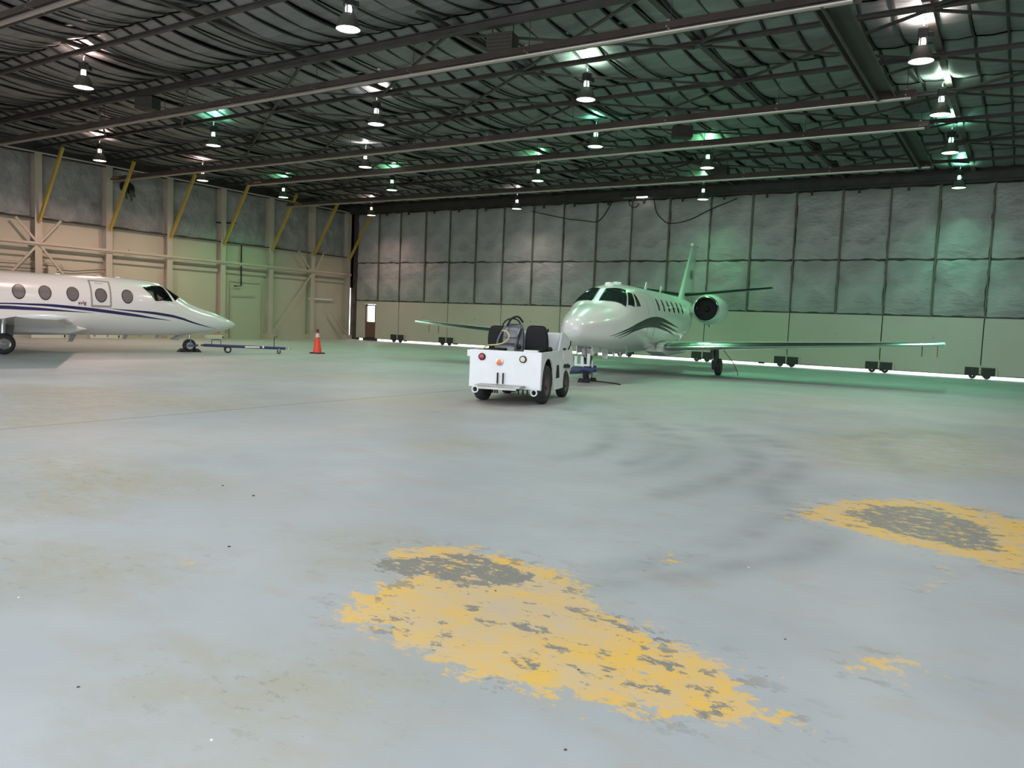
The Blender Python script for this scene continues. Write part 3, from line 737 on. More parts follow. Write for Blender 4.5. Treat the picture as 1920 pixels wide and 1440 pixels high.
AF = [(1.0, .0), (.85, .022), (.6, .052), (.35, .065), (.12, .052)]
LEAD = [(.12, .052), (.06, .040), (.02, .024), (.0, .0)]
def wing(root, tip, d, sec, thick=1.0, n=6, close=True):
    # root/tip: (xle, y, z, chord); d=+1 chord runs to +x; sec 'main' or 'lead'
    up = AF if sec == 'main' else LEAD; rings = []
    for i in range(n + 1):
        t = i / n; xl, y, z, c = [root[k] * (1 - t) + tip[k] * t for k in range(4)]
        u = [(xl + d * a * c, y, z + b * c * thick) for a, b in up]; l = [(xl + d * a * c, y, z - .75 * b * c * thick) for a, b in reversed(up)]
        rings.append(u + l)
    return MB().rings(rings)
def fin(root, tip, d, thick=.6):
    # vertical surface: (xle, z, chord)
    pts = AF + LEAD[1:]; rings = []
    for xl, z, c in (root, tip):
        rings.append([(xl + d * a * c, b * c * thick, z) for a, b in pts] + [(xl + d * a * c, -b * c * thick, z) for a, b in reversed(pts[1:-1])])
    return MB().rings(rings)
def wheel(parent, c, r, w, name='wheel', hub=True, hubm=None, axis='y'):
    o = MB().lathe([(r * .55, -w * .42), (r * .8, -w * .5), (r * .96, -w * .38), (r, -w * .15), (r, w * .15), (r * .96, w * .38), (r * .8, w * .5), (r * .55, w * .42)], c, axis, 26).build(name, RUBBER, parent, 50)
    if hub:
        MB().lathe([(.001, -w * .46), (r * .2, -w * .46), (r * .24, -w * .3), (r * .46, -w * .28), (r * .56, -w * .44), (r * .56, w * .44), (r * .46, w * .28), (r * .24, w * .3), (r * .2, w * .46), (.001, w * .46)], c, axis, 20).build('hub', hubm or STEEL, o, 40)
    return o
def nacelle(parent, c, d, R_, Ln, sidey):
    # c: inlet centre; d=+1 runs to +x
    prof = [(R_ * .78, .02), (R_ * .86, -.03), (R_ * .93, .0)]
    n = MB().lathe([(R_ * .93, .10), (R_ * 1.06, .35), (R_ * 1.12, Ln * .35), (R_ * 1.05, Ln * .65), (R_ * .78, Ln * .92), (R_ * .72, Ln), (R_ * .6, Ln)], (0, 0, 0), 'x', 32)
    lip = MB().lathe([(R_ * .76, .25), (R_ * .77, .06), (R_ * .83, .0), (R_ * .89, .02), (R_ * .935, .11)], (0, 0, 0), 'x', 32)
    ex = MB().lathe([(R_ * .62, Ln * .9), (R_ * .5, Ln * 1.2), (R_ * .45, Ln * 1.2), (R_ * .3, Ln * .9)], (0, 0, 0), 'x', 24)
    fan = MB().lathe([(.001, .16), (R_ * .12, .2), (R_ * .2, .36), (R_ * .78, .38)], (0, 0, 0), 'x', 24)
    duct = MB().lathe([(R_ * .765, .06), (R_ * .78, .40)], (0, 0, 0), 'x', 28)
    for mb in (n, lip, ex, fan, duct): mb.v = [(c[0] + d * x, c[1] + y, c[2] + z) for x, y, z in mb.v]
    e = n.build('engine', WHITE, parent, 40); lip.build('inlet_lip', CHROME, e, 50); ex.build('exhaust', STEEL, e, 40); fan.build('fan', DARKIN, e, 30); duct.build('inlet_duct', DARKIN, e, 30)
    return e

# ================================================================== WHITE JET AT THE RIGHT (nose towards the camera); local x runs aft
CIT = Fus([(-1.46, 1.40, 1.40, .004, 1.40), (-1.40, 1.57, 1.23, .19, 1.40), (-1.25, 1.68, 1.12, .31, 1.39), (-.95, 1.80, 1.02, .46, 1.38), (-.5, 1.94, .95, .62, 1.39), (-.1, 2.03, .91, .73, 1.42), (.25, 2.11, .885, .80, 1.47), (.6, 2.30, .86, .86, 1.53), (1.0, 2.51, .83, .90, 1.6), (1.4, 2.62, .80, .92, 1.66), (2.0, 2.69, .77, .94, 1.7), (3.0, 2.72, .74, .95, 1.73), (7.2, 2.72, .72, .95, 1.73), (8.6, 2.71, .86, .92, 1.8), (10.2, 2.68, 1.2, .76, 1.95), (11.6, 2.66, 1.55, .52, 2.12), (13.2, 2.62, 1.95, .25, 2.3), (14.0, 2.5, 2.3, .08, 2.4)], 2.3)
jet = thing('business_jet', 'white business jet facing the camera with chrome wing edges and dark green stripes', 'airplane', (-9.617, 18.858, 0), rad(90 + 9.3))
skin(CIT, 70, 40).build('fuselage', WHITE, jet, 60)
SEAL = mat('dark_window_frame', (.03, .05, .045), .4)
# windshield: two front panes and two side panes each side
for sy in (-1, 1):
    for nm, cs in (('windshield_pane', [(1.00, .075), (1.40, .55), (.72, .97), (.33, .09)]), ('side_pane', [(1.36, .66), (1.55, .745), (1.24, 1.17), (.88, 1.0)]), ('side_pane', [(1.66, .79), (1.71, .80), (1.76, 1.21), (1.42, 1.18)])):
        cx = sum(c[0] for c in cs) / 4; ct = sum(c[1] for c in cs) / 4
        fr = [(cx + (x - cx) * 1.09, ct + (th - ct) * 1.07) for x, th in cs]
        p = patch(CIT, cs, 8, 10, .010, sy).build(nm, GLASSD, jet, 40)
        patch(CIT, fr, 8, 10, .005, sy).build('window_frame', SEAL, p, 40)
    for k in range(6):
        p = disc(CIT, 3.9 + .72 * k, 1.12, .13, .215, .008, power=2.6, sy=sy).build('cabin_window', GLASSD, jet, 40)
        disc(CIT, 3.9 + .72 * k, 1.12, .16, .245, .004, power=2.6, r0=.8, sy=sy).build('window_rim', WHITE, p, 40)
    # livery stripes
    for o, w, x0 in ((0, .030, 0), (.075, .034, .25), (.15, .028, .55)):
        stripe(CIT, [(-.3 + x0, 1.86 + o), (.3 + x0 * .8, 1.73 + o), (1.15, 1.665 + o), (2.45, 1.575 + o), (3.8, 1.545 + o * 1.2), (5.3, 1.615 + o * 1.5), (6.9, 1.735 + o * 2)], [.004, w * .8, w, w * 1.1, w * 1.4, w, .004], sy=sy).build('livery_stripe', DKGRN, jet)
# entry door outline on the left side, wiper strip, seam rings
for cs in ([(2.55, .70), (2.58, .70), (2.58, 2.05), (2.55, 2.05)], [(3.42, .70), (3.45, .70), (3.45, 2.05), (3.42, 2.05)], [(2.55, .70), (3.45, .70), (3.45, .72), (2.55, .72)]):
    patch(CIT, cs, 4, 24, .004, -1).build('door_seam', GREYP, jet)
for x, z in ((1.6, .09), (2.35, .08)):
    MB().lathe([(.001, .08), (.10, .07), (.14, .02), (.15, -.03)], (x, 0, CIT.top(x) - .005), 'z', 14).build('antenna_dome', WHITE, jet, 50)
for x in (5.6, 7.8):
    MB().prism([(x, 2.68), (x + .30, 2.68), (x + .34, 2.98), (x + .22, 2.98)], -.012, .012).build('blade_antenna', WHITE, jet)
MB().prism([(7.3, 2.66), (8.4, 2.66), (8.3, 2.80), (7.4, 2.72)], -.05, .05).build('dorsal_scoop', DKGRN, jet)
for sy in (-1, 1):
    MB().tube([(.9, sy * .74, .98), (.75, sy * .86, .86), (.55, sy * .88, .84)], .016, 6).build('pitot_probe', CHROME, jet)
    # static boom with chrome handle line on the side seen at the right
    # wings
    root = (4.3, sy * .80, .90, 2.75); ty = 8.75 if sy < 0 else 8.3; tip = (5.15, sy * ty, 1.36, 1.05)
    wm = wing(root, tip, 1, 'main', 1.0).build('wing', WHITE, jet, 40)
    wing((root[0] + .001, *root[1:]), (tip[0] + .001, *tip[1:]), 1, 'lead', 1.02).build('leading_edge', CHROME, wm, 60)
    MB().lathe([(.05, -.3), (.07, 0), (.05, .55), (.01, .75)], (5.75, sy * ty, 1.37), 'x', 10, True).build('wing_tip', WHITE, wm, 50)
    for k, yy in enumerate((ty - .1, ty - .5)):
        MB().tube([(6.05, sy * yy, 1.30), (6.08, sy * (yy + .01), .98)], .012, 5).build('static_streamer', DKGAP if k else mat('faded_red', (.25, .1, .07)), wm)
    MB().prism([(4.0, .78), (5.0, .98), (7.4, .98), (8.6, .84), (8.0, .66), (5.0, .62)], sy * .45, sy * 1.02).build('wing_root_fairing', WHITE, jet, bevel=.08)
    # engines
    pe = nacelle(jet, (8.75, sy * 1.47, 2.24), 1, .50, 2.9, sy)
    MB().prism([(9.1, 2.30), (11.3, 2.30), (11.2, 2.14), (9.2, 2.10)], sy * .6, sy * 1.1).build('pylon', WHITE, pe)
    MB().tube([(9.6, sy * 1.47, 1.72), (9.75, sy * 1.47, 1.62)], .02, 6).build('drain_mast', DKGRN, pe)
    # tailplane
    st = wing((11.75, sy * .10, 2.86, 1.9), (12.75, sy * 3.3, 3.25, .85), 1, 'main', .8).build('tailplane', WHITE, jet, 40)
    wing((11.75, sy * .10, 2.86, 1.9), (12.75, sy * 3.3, 3.25, .85), 1, 'lead', .82).build('deice_boot', mat('black_deice_boot', (.012, .014, .014), .5), st, 40)
    # main gear
    g = MB().tube([(7.0, sy * 2.2, .95), (7.02, sy * 2.24, .32)], .085, 10).build('main_gear_leg', mat('dark_gear_metal', (.07, .065, .065), .5, .3), jet, 40)
    MB().tube([(6.8, sy * 2.2, .5), (6.9, sy * 2.2, .22)], .10, 8).build('brake_unit', MATS['dark_gear_metal'], g, 40)
    MB().box((7.02, sy * 2.18, .38), (.24, .12, .24)).build('trailing_link', MATS['dark_gear_metal'], g, bevel=.03)
    wheel(g, (7.05, sy * 2.30, .285), .285, .20, hubm=MATS['dark_gear_metal'])
    MB().prism([(6.7, .95), (7.3, .95), (7.28, .55), (6.75, .5)], sy * 2.06, sy * 2.09).build('gear_door', MATS['dark_gear_metal'], g)
    MB().tube([(7.0, sy * 2.42, .88), (7.2, sy * 2.75, .45), (7.25, sy * 2.9, .15), (7.25, sy * 2.92, .02)], .012, 5).build('streamer', DKGAP, g)
vf = fin((11.0, 2.55, 3.1), (13.25, 4.98, 1.05), 1).build('tail_fin', WHITE, jet, 40)
MB().lathe([(.06, -.5), (.08, 0), (.05, .7)], (13.75, 0, 4.98), 'x', 10, True).build('fin_cap', WHITE, vf, 50)
M4 = Matrix.Translation((12.75, -.155, 3.68)) @ Matrix.Rotation(rad(90), 4, 'X')
text_mesh('registration_mark', 'N1', .52, DARKIN, vf, M4)
# belly, nose gear
MB().tube([(.05, 0, 1.0), (.0, 0, .32)], .06, 10).build('nose_gear_leg', STEEL, jet, 40)
ng = MB().tube([(.02, 0, .62), (-.22, 0, .72), (-.3, 0, .95)], .03, 8).build('drag_brace', STEEL, jet, 40)
wheel(jet, (0, 0, .22), .22, .16, 'nose_wheel', hubm=mat('pale_hub', (.5, .5, .5), .4))
for sy in (-1, 1):
    MB().prism([(-.42, .98), (.25, .95), (.22, .78), (-.35, .76)], sy * .20, sy * .22).build('gear_door', WHITE, jet)
    MB().prism([(.3, .94), (.95, .90), (.9, .60), (.5, .62)], sy * .24, sy * .26).build('gear_door', WHITE, jet)
    MB().beam((0, sy * .13, .22), (0, sy * .13, .55), .04, .06).build('gear_fork', STEEL, jet)
MB().box((-.10, -.02, .80), (.10, .34, .20)).build('landing_light_plate', mat('grey_plate', (.42, .42, .40), .5), jet, bevel=.01)
for x in (2.2, 2.9, 3.6): MB().prism([(x, .80), (x + .22, .80), (x + .30, .60), (x + .2, .60)], -.012, .012).build('belly_antenna', WHITE, jet)

# ================================================================== WHITE JET AT THE LEFT (nose to the right); local x runs forward
BJ = Fus([(-10.2, 2.3, 1.9, .06, 2.1), (-9.2, 2.36, 1.45, .4, 1.9), (-7.8, 2.39, .9, .72, 1.65), (-6.4, 2.39, .55, .84, 1.5), (-5.4, 2.39, .51, .87, 1.46), (-3.5, 2.40, .53, .88, 1.46), (-2.1, 2.405, .55, .87, 1.46), (-1.55, 2.38, .555, .85, 1.44), (-1.18, 2.31, .56, .83, 1.40), (-.9, 2.18, .562, .80, 1.36), (-.65, 2.03, .57, .77, 1.30), (-.2, 1.74, .59, .70, 1.18), (.2, 1.58, .62, .63, 1.10), (.85, 1.37, .70, .49, 1.03), (1.25, 1.22, .80, .35, 1.0), (1.5, 1.11, .885, .20, .985), (1.63, 1.01, .96, .05, .985), (1.65, .985, .985, .004, .985)], 2.2)
bj = thing('business_jet', 'white jet with navy stripes and oval windows, its nose pointing right', 'airplane', (-24.33, 17.34, 0), rad(77))
BQ = (('side_windshield', [(-1.83, .82), (-1.10, .47), (-.84, 1.19), (-1.46, 1.34)]), ('front_windshield', [(-1.06, .46), (-.98, .06), (-.26, .08), (-.78, 1.12)]))
bx_ = [BJ.x0 + 8.0 * k / 40 for k in range(40)] + [-2.2 + 2.2 * k / 60 for k in range(60)] + [1.65 * math.sin(1.5708 * k / 24) for k in range(25)]
skin_cut(BJ, bx_, 96, [q for _, q in BQ]).build('fuselage', WHITE, bj, 60)
gm = bpy.data.materials.new('clear_cockpit_glass'); gm.use_nodes = True
nt = gm.node_tree; nt.nodes.clear(); o_ = nt.nodes.new('ShaderNodeOutputMaterial'); mx = nt.nodes.new('ShaderNodeMixShader'); tr = nt.nodes.new('ShaderNodeBsdfTransparent'); gs = nt.nodes.new('ShaderNodeBsdfGlossy'); fr_ = nt.nodes.new('ShaderNodeFresnel')
tr.inputs[0].default_value = (.60, .66, .66, 1); gs.inputs['Roughness'].default_value = .03; fr_.inputs[0].default_value = 1.55
nt.links.new(fr_.outputs[0], mx.inputs[0]); nt.links.new(tr.outputs[0], mx.inputs[1]); nt.links.new(gs.outputs[0], mx.inputs[2]); nt.links.new(mx.outputs[0], o_.inputs[0])
CKP = mat('cockpit_dark', (.02, .022, .024), .6)
MB().prism([(-1.0, 1.30), (-.25, 1.30), (-.45, 1.60), (-.80, 1.68)], -.55, .55).build('instrument_panel', CKP, bj)
MB().rings([[BJ.pt(x, 6.28319 * k / 24, -.03) for k in range(24)] for x in (-2.08, -2.05)]).build('cockpit_bulkhead', GREYP, bj)
for y in (-.32, .32):
    MB().prism([(-1.85, 1.2), (-1.70, 1.2), (-1.78, 1.85), (-1.90, 1.85)], y - .2, y + .2).build('pilot_seat', CKP, bj, bevel=.03)
    MB().prism([(-1.80, 1.2), (-1.30, 1.2), (-1.30, 1.32), (-1.80, 1.32)], y - .2, y + .2).build('pilot_seat_cushion', CKP, bj, bevel=.03)
SHADE = mat('window_shade_grey', (.15, .135, .135), .25)
for sy in (-1, 1):
    for k, x in enumerate((-6.02, -5.34, -4.66, -3.91, -3.11, -2.33)):
        p = disc(BJ, x, 1.225, .152, .215, .006, 22, sy=sy).build('oval_window', SHADE, bj, 40)
        disc(BJ, x, 1.225, .175, .247, .010, 22, r0=.88, sy=sy).build('window_rim', mat('dark_rim', (.03, .02, .02), .4), p, 40)
        disc(BJ, x, 1.225, .20, .28, .004, 22, r0=.88, sy=sy).build('window_bezel', WHITE, p, 40)
    # wraparound windshield: side pane and front pane
    for nm, cs in BQ:
        p = patch(BJ, cs, 10, 10, -.004, sy); p.f = p.f[:100]
        p = p.build(nm, gm, bj, 40)
        ring_patch(BJ, cs, 1.09, .96, .010, 8, sy).build('windshield_frame', WHITE, p, 30)
        ring_patch(BJ, cs, .965, .945, .006, 8, sy).build('windshield_seal', SEAL, p, 30)
    stripe(BJ, [(-9.0, 1.75), (-7.0, 1.72), (-5.8, 1.60), (-5.0, 1.59), (-4.45, 1.60), (-3.7, 1.645), (-2.96, 1.71), (-2.15, 1.80), (-1.5, 1.875), (-.9, 1.90)], [.04, .03, .016, .022, .032, .044, .05, .046, .026, .003], sy=sy).build('livery_stripe', NAVY, bj)
    stripe(BJ, [(-9.0, 1.85), (-7.0, 1.80), (-5.8, 1.70), (-5.2, 1.70), (-4.7, 1.71), (-3.9, 1.745), (-3.3, 1.775)], [.045, .045, .05, .046, .038, .016, .002], sy=sy).build('livery_stripe', NAVY, bj)
    stripe(BJ, [(-2.86, 1.62), (-2.16, 1.665), (-1.31, 1.70), (-.75, 1.712), (-.39, 1.735), (.2, 1.86), (.75, 2.11)], [.004, .026, .046, .05, .05, .036, .004], sy=sy).build('livery_stripe', NAVY, bj)
    # wings
    root = (-3.75, sy * .70, .86, 2.6); tip = (-5.75, sy * 6.55, 1.16, .95)
    wm = wing(root, tip, -1, 'main', 1.0).build('wing', WHITE, bj, 40)
    wing(root, tip, -1, 'lead', 1.02).build('leading_edge', CHROME, wm, 60)
    MB().lathe([(.012, -.5), (.05, -.2), (.07, .3), (.02, .6)], (-6.2, sy * 6.57, 1.165), 'x', 10, True).build('wing_tip', WHITE, wm, 50)
    MB().prism([(-3.45, .74), (-4.0, .92), (-6.2, .96), (-7.0, .8), (-6.4, .60), (-4.0, .58)], sy * .35, sy * .84).build('wing_root_fairing', WHITE, bj, bevel=.07)
    g = MB().tube([(-5.86, sy * 1.42, .95), (-5.88, sy * 1.42, .30)], .07, 10).build('main_gear_leg', STEEL, bj, 40)
    wheel(g, (-5.88, sy * 1.50, .30), .30, .20)
    MB().prism([(-5.55, .95), (-6.2, .95), (-6.15, .50), (-5.6, .50)], sy * 1.28, sy * 1.31).build('gear_door', mat('grey_gear_door', (.12, .12, .115), .5), g)
    pe = nacelle(bj, (-6.7, sy * 1.35, 2.15), -1, .42, 2.6, sy)
    MB().prism([(-7.1, 2.2), (-8.9, 2.2), (-8.8, 2.06), (-7.2, 2.05)], sy * .55, sy * 1.0).build('pylon', WHITE, pe)
    wing((-10.6, sy * .05, 4.05, 1.4), (-11.4, sy * 2.5, 4.1, .8), -1, 'main', .8).build('tailplane', WHITE, bj, 40)
fin((-8.3, 2.2, 2.6), (-10.4, 4.05, 1.6), -1).build('tail_fin', WHITE, bj, 40)
# entry door seam and its small sign
for cs in ([(-3.41, .60), (-3.36, .60), (-3.36, 1.58), (-3.41, 1.58)], [(-2.84, .64), (-2.79, .64), (-2.81, 1.58), (-2.86, 1.58)], [(-3.40, .575), (-2.80, .62), (-2.80, .675), (-3.40, .63)], [(-3.40, 1.545), (-2.84, 1.545), (-2.84, 1.60), (-3.40, 1.60)]):
    patch(BJ, cs, 8, 16, .006, -1).build('door_seam', mat('door_seam_grey', (.28, .26, .25), .5), bj)
patch(BJ, [(-3.24, .73), (-3.0, .75), (-3.0, .78), (-3.24, .76)], 3, 2, .006, -1).build('door_placard', GREYP, bj)
# small dark red script logo beside the door
p0 = Vector(BJ.pt(-3.66, -1.50))
text_mesh('script_logo', 'avlg', .15, mat('maroon_print', (.10, .006, .015), .5), bj, Matrix.Translation(p0 + Vector((0, -.010, 0))) @ Matrix.Rotation(rad(88), 4, 'X'))
for x in (-4.1, -2.9, -2.35):
    MB().lathe([(.001, .035), (.07, .03), (.10, -.02)], (x, 0, BJ.top(x)), 'z', 12).build('roof_antenna', WHITE, bj, 50)
for x, l, h in ((-3.55, .20, .22), (-2.0, .14, .13), (-1.0, .12, .10), (-2.6, .06, .06), (-3.0, .05, .05), (-1.6, .06, .05)):
    b = BJ.bot(x); MB().prism([(x, b + .03), (x - l, b + .03), (x - l * 1.3, b - h), (x - l * .7, b - h)], -.012, .012).build('belly_antenna', GREYP, bj)
MB().prism([(-.15, .62), (-.35, .60), (-.62, .42), (-.45, .40)], -.16, -.14).build('gear_door', GREYP, bj)
MB().prism([(-.15, .62), (-.35, .60), (-.62, .42), (-.45, .40)], .14, .16).build('gear_door', GREYP, bj)
MB().tube([(0, 0, .75), (0, 0, .24)], .045, 8).build('nose_gear_leg', STEEL, bj, 40)
MB().beam((0, -.12, .22), (0, -.10, .46), .05, .03).build('gear_fork', STEEL, bj)
wheel(bj, (0, 0, .225), .225, .15, 'nose_wheel', hubm=mat('pale_hub', (.5, .5, .5), .4))
MB().box((1.05, -.27, 1.16), (.16, .03, .015)).build('nose_latch', DARKIN, bj)

# ================================================================== BLUE TOW BAR, CHOCKS, CONE
hx, hy = math.sin(rad(13)), math.cos(rad(13))
A = Vector((-24.33 + hx * .12, 17.34 + hy * .12, 0)); B = Vector((-22.43, 20.15, 0))
dv = (B - A); ln = dv.length; tb = thing('tow_bar', 'blue aircraft tow bar lying between the left jet nose wheel and the cone', 'tow bar', A, math.atan2(dv.y, dv.x))
MB().tube([(.35, 0, .25), (ln - .15, 0, .20)], .05, 12).build('bar', BLUE, tb, 40)
MB().tube([(.05, 0, .24), (.36, 0, .25)], .03, 8).build('shear_neck', BLUE, tb, 40)
MB().box((.22, 0, .245), (.08, .075, .075)).build('neck_collar', mat('brass', (.5, .38, .15), .4, .8), tb)
MB().box((-.02, -.14, .23), (.30, .025, .06)).box((-.02, .14, .23), (.30, .025, .06)).box((.12, 0, .23), (.04, .3, .06)).build('wheel_fork', BLUE, tb)
MB().tube([(.62, 0, .28), (.62, 0, .42), (.66, 0, .45), (.88, 0, .45), (.92, 0, .42), (.92, 0, .28)], .014, 6).build('carry_handle', BLUE, tb)
for sy in (-1, 1): wheel(tb, (1.15, sy * .18, .12), .12, .07, 'bar_wheel', hubm=mat('pale_hub', (.5, .5, .5), .4))
MB().tube([(1.15, -.2, .12), (1.15, .2, .12)], .02, 6).build('axle', STEEL, tb)
MB().box((1.98, -.052, .225), (.5, .012, .05)).build('white_decal', mat('white_trim', (.8, .8, .8), .5), tb)
MB().lathe([(.053, -.03), (.053, .03)], (2.35, 0, .222), 'x', 12).build('white_band', mat('white_trim', (.8, .8, .8), .5), tb)
MB().tube([(ln - .55, 0, .22), (ln - .55, 0, .60), (ln - .45, 0, .61)], .016, 6).build('jack_handle', mat('dark_navy_steel', (.02, .025, .05), .5), tb)
MB().lathe([(.09, -.015), (.09, .015), (.045, .015), (.045, -.015)], (ln - .02, 0, .20), 'z', 14).build('hitch_eye', STEEL, tb, 40)
wheel(tb, (ln - .38, 0, .075), .075, .05, 'caster_wheel')
MB().box((ln - .38, 0, .15), (.05, .09, .1)).build('caster_fork', STEEL, tb)
def chock(loc, rz, label, s=1.0, col=None):
    o = MB().prism([(-.16 * s, 0), (.10 * s, 0), (.05 * s, .13 * s), (-.02 * s, .13 * s)], -.14, .14).build('wheel_chock', col or RUBBER, None, bevel=.01)
    o.location = loc; o.rotation_euler = (0, 0, rz); return tag(o, label, 'wheel chock', 'rubber wheel chocks')
f = Vector((hx, hy, 0)); W0 = Vector((-24.33, 17.34, 0))
chock(W0 + f * .25, rad(77 + 180), 'black wheel chock in front of the left jet nose wheel', .95)
chock(W0 - f * .25, rad(77), 'black wheel chock behind the left jet nose wheel', .95)
cone = thing('traffic_cone', 'orange traffic cone with pale collar standing on the hangar floor', 'cone', (-22.48, 21.55, 0))
MB().prism([(-.22, -.18), (-.18, -.22), (.18, -.22), (.22, -.18), (.22, .18), (.18, .22), (-.18, .22), (-.22, .18)], 0, .045, 'xy').build('base', RUBBER, cone)
c = MB().lathe([(.165, .045), (.045, .88), (.035, .92), (.02, .92), (.03, .86), (.14, .05)], n=24).build('cone_body', ORANGE, cone, 40)
MB().lathe([(.085, .62), (.064, .77)], n=24).build('reflective_collar', mat('pale_collar', (.65, .55, .50), .4), c, 40)
MB().lathe([(.060, .80), (.043, .915), (.03, .93), (.001, .93)], n=20).build('dark_tip', mat('dark_red_tip', (.10, .015, .015), .5), c, 40)

# ---- ground gear at the white jet's nose wheel
J0 = Vector((-9.617, 18.858, 0)); ja = Vector((math.sin(rad(-9.3)), math.cos(rad(-9.3)), 0)); jn = Vector((ja.y, -ja.x, 0))
o = chock(J0 - ja * .30, rad(99.3), 'dark wheel chock in front of the right jet nose wheel', .8)
o = chock(J0 + ja * .30, rad(99.3 + 180), 'dark wheel chock behind the right jet nose wheel', .8)
rp = MB().tube(cr_path([tuple(J0 - ja * .3 + jn * .16 + Vector((0, 0, .05))), tuple(J0 + jn * .35 + Vector((0, 0, .03))), tuple(J0 - ja * .1 + jn * .75 + Vector((0, 0, .018))), tuple(J0 - ja * .35 + jn * 1.0 + Vector((0, 0, .018)))], 6), .016, 6).build('rope', DARKIN)
tag(rp, 'dark rope trailing over the floor from the right jet wheel chocks', 'rope')

# ================================================================== TUG (local x forward)
TA = rad(-16)
tug = thing('tow_tug', 'white airport tow tractor with black seats parked before the right jet', 'tow tractor', (-8.05, 12.74, 0), rad(106))
W2 = .685
def arc(cx, cz, r, a0, a1, n=9): return [(cx + r * math.cos(rad(a0 + (a1 - a0) * k / n)), cz + r * math.sin(rad(a0 + (a1 - a0) * k / n))) for k in range(n + 1)]
side = [(-.60, .28), (-.53, .28)] + [(-.51, .40)] + arc(-.08, .42, .43, 172, 12) + [(.36, .40), (.42, .22), (1.16, .22)] + arc(1.56, .33, .37, 196, 40) + [(2.08, .62), (2.06, .78), (1.86, 1.06), (1.52, 1.24), (1.10, 1.33), (.92, 1.33), (.74, .98), (-.60, .97)]
for sy in (-1, 1):
    p = MB().prism(side, sy * (W2 - .035), sy * W2).build('side_panel', TUGW, tug, bevel=.012)
    MB().prism([(.55, .45), (.80, .45), (.72, .70), (.58, .70)], sy * (W2 + .001), sy * (W2 + .012)).build('step_pocket', DARKIN, p)
    MB().prism([(1.15, .62), (1.75, .60), (1.75, .66), (1.2, .70)], sy * (W2 + .001), sy * (W2 + .010)).build('vent_slot', DARKIN, p)
    MB().prism([(1.05, .98), (1.28, .98), (1.28, 1.02), (1.05, 1.02)], sy * (W2 + .001), sy * (W2 + .012)).build('latch_slot', DARKIN, p)
    MB().tube([(1.45, sy * (W2 + .02), .98), (1.45, sy * (W2 + .06), 1.08), (1.47, sy * (W2 + .06), 1.16)], .012, 6).build('hood_latch', DARKIN, p)
    MB().box((1.35, sy * (W2 + .006), .86), (.5, .012, .14)).build('access_panel', TUGW, p)
    MB().rings([[(-.08 + r_ * math.cos(rad(a_)), sy * y_, .42 + r_ * math.sin(rad(a_))) for a_ in range(-15, 200, 12)] for r_, y_ in ((.432, W2 - .02), (.432, .40), (.02, .40))], False, False).build('arch_shade', DARKIN, p)  # near-black shell added so the wheel arch reads as shaded
    wheel(tug, (-.08, sy * .575, .365), .365, .23, 'rear_wheel', hubm=mat('dark_hub', (.09, .08, .075), .6))
    wheel(tug, (1.56, sy * .585, .28), .28, .19, 'front_wheel', hubm=mat('dark_hub', (.09, .08, .075), .6))
    MB().lathe([(.045, -.015), (.066, -.015), (.066, .015), (.045, .015), (.045, -.015)], (-.60, sy * .56, .24), 'x', 16).build('tie_down_ring', TUGW, tug, 40)
rp_ = MB().box((-.60, 0, .63), (.035, 2 * W2, .69)).build('rear_panel', TUGW, tug, bevel=.02)
MB().box((-.45, .70, .90), (.26, .10, .12)).build('rear_ledge', TUGW, tug, bevel=.01)
for y, z, nm, col, e in ((.44, .845, 'red_tail_lamp', (.42, .012, .02), 0), (.10, .765, 'amber_reflector', (.85, .14, .01), 0), (-.34, .835, 'clear_lamp', (.62, .55, .42), 0)):
    b = MB().lathe([(.001, .0), (.046, .0), (.05, -.012), (.044, -.024), (.001, -.028)], (-.63, y, z), 'x', 20).build(nm, mat(nm, col, .25), tug, 40)
    MB().lathe([(.048, .012), (.066, .010), (.066, -.012), (.048, -.016)], (-.63, y, z), 'x', 22).build('bezel', DARKIN if nm != 'amber_reflector' else STEEL, b, 40)
for y in (.125, .02): MB().box((-.64, y, .47), (.05, .014, .20)).build('hitch_plate', DARKIN, tug)
MB().box((-.80, .02, .345), (.40, .84, .03)).build('step_plate', mat('worn_step_steel', (.40, .39, .37), .45, .6, var=.15, vscale=5), tug)
MB().box((-.985, .02, .32), (.03, .72, .06)).build('step_lip', MATS['worn_step_steel'], tug)
for y in (-.62, -.5, -.38, .32, .26, .20): MB().box((-.58, y * .7, .235), (.03, .022, .09)).build('spring_leaf', DARKIN, tug)
MB().lathe([(.001, -.16), (.12, -.14), (.15, 0), (.12, .14), (.001, .16)], (-.08, -.02, .33), 'x', 14).build('differential', DARKIN, tug, 50)
MB().tube([(-.08, -.5, .36), (-.08, .5, .36)], .055, 8).build('rear_axle', DARKIN, tug)
MB().tube([(1.56, -.45, .28), (1.56, .45, .28)], .04, 8).build('front_axle', DARKIN, tug)
MB().box((.75, 0, .32), (2.4, .62, .12)).build('chassis', DARKIN, tug)
for sy in (-1, 1): MB().box((-.08, sy * .40, .58), (.95, .03, .62)).build('wheel_well', DARKIN, tug)
MB().box((-.20, 0, .955), (.78, 2 * W2 - .08, .03)).build('rear_deck', mat('dark_deck', (.03, .035, .033), .6), tug)
MB().box((.50, 0, .50), (.75, 2 * W2 - .08, .03)).build('foot_well', DARKIN, tug)
hood = [(.92, .50), (.92, 1.32), (1.10, 1.32), (1.52, 1.23), (1.86, 1.05), (2.06, .77), (2.08, .55), (1.95, .48)]
MB().prism(hood, -(W2 - .04), W2 - .04).build('hood', TUGW, tug, bevel=.02)
MB().box((2.12, 0, .47), (.08, 1.2, .16)).build('front_bumper', TUGW, tug, bevel=.01)
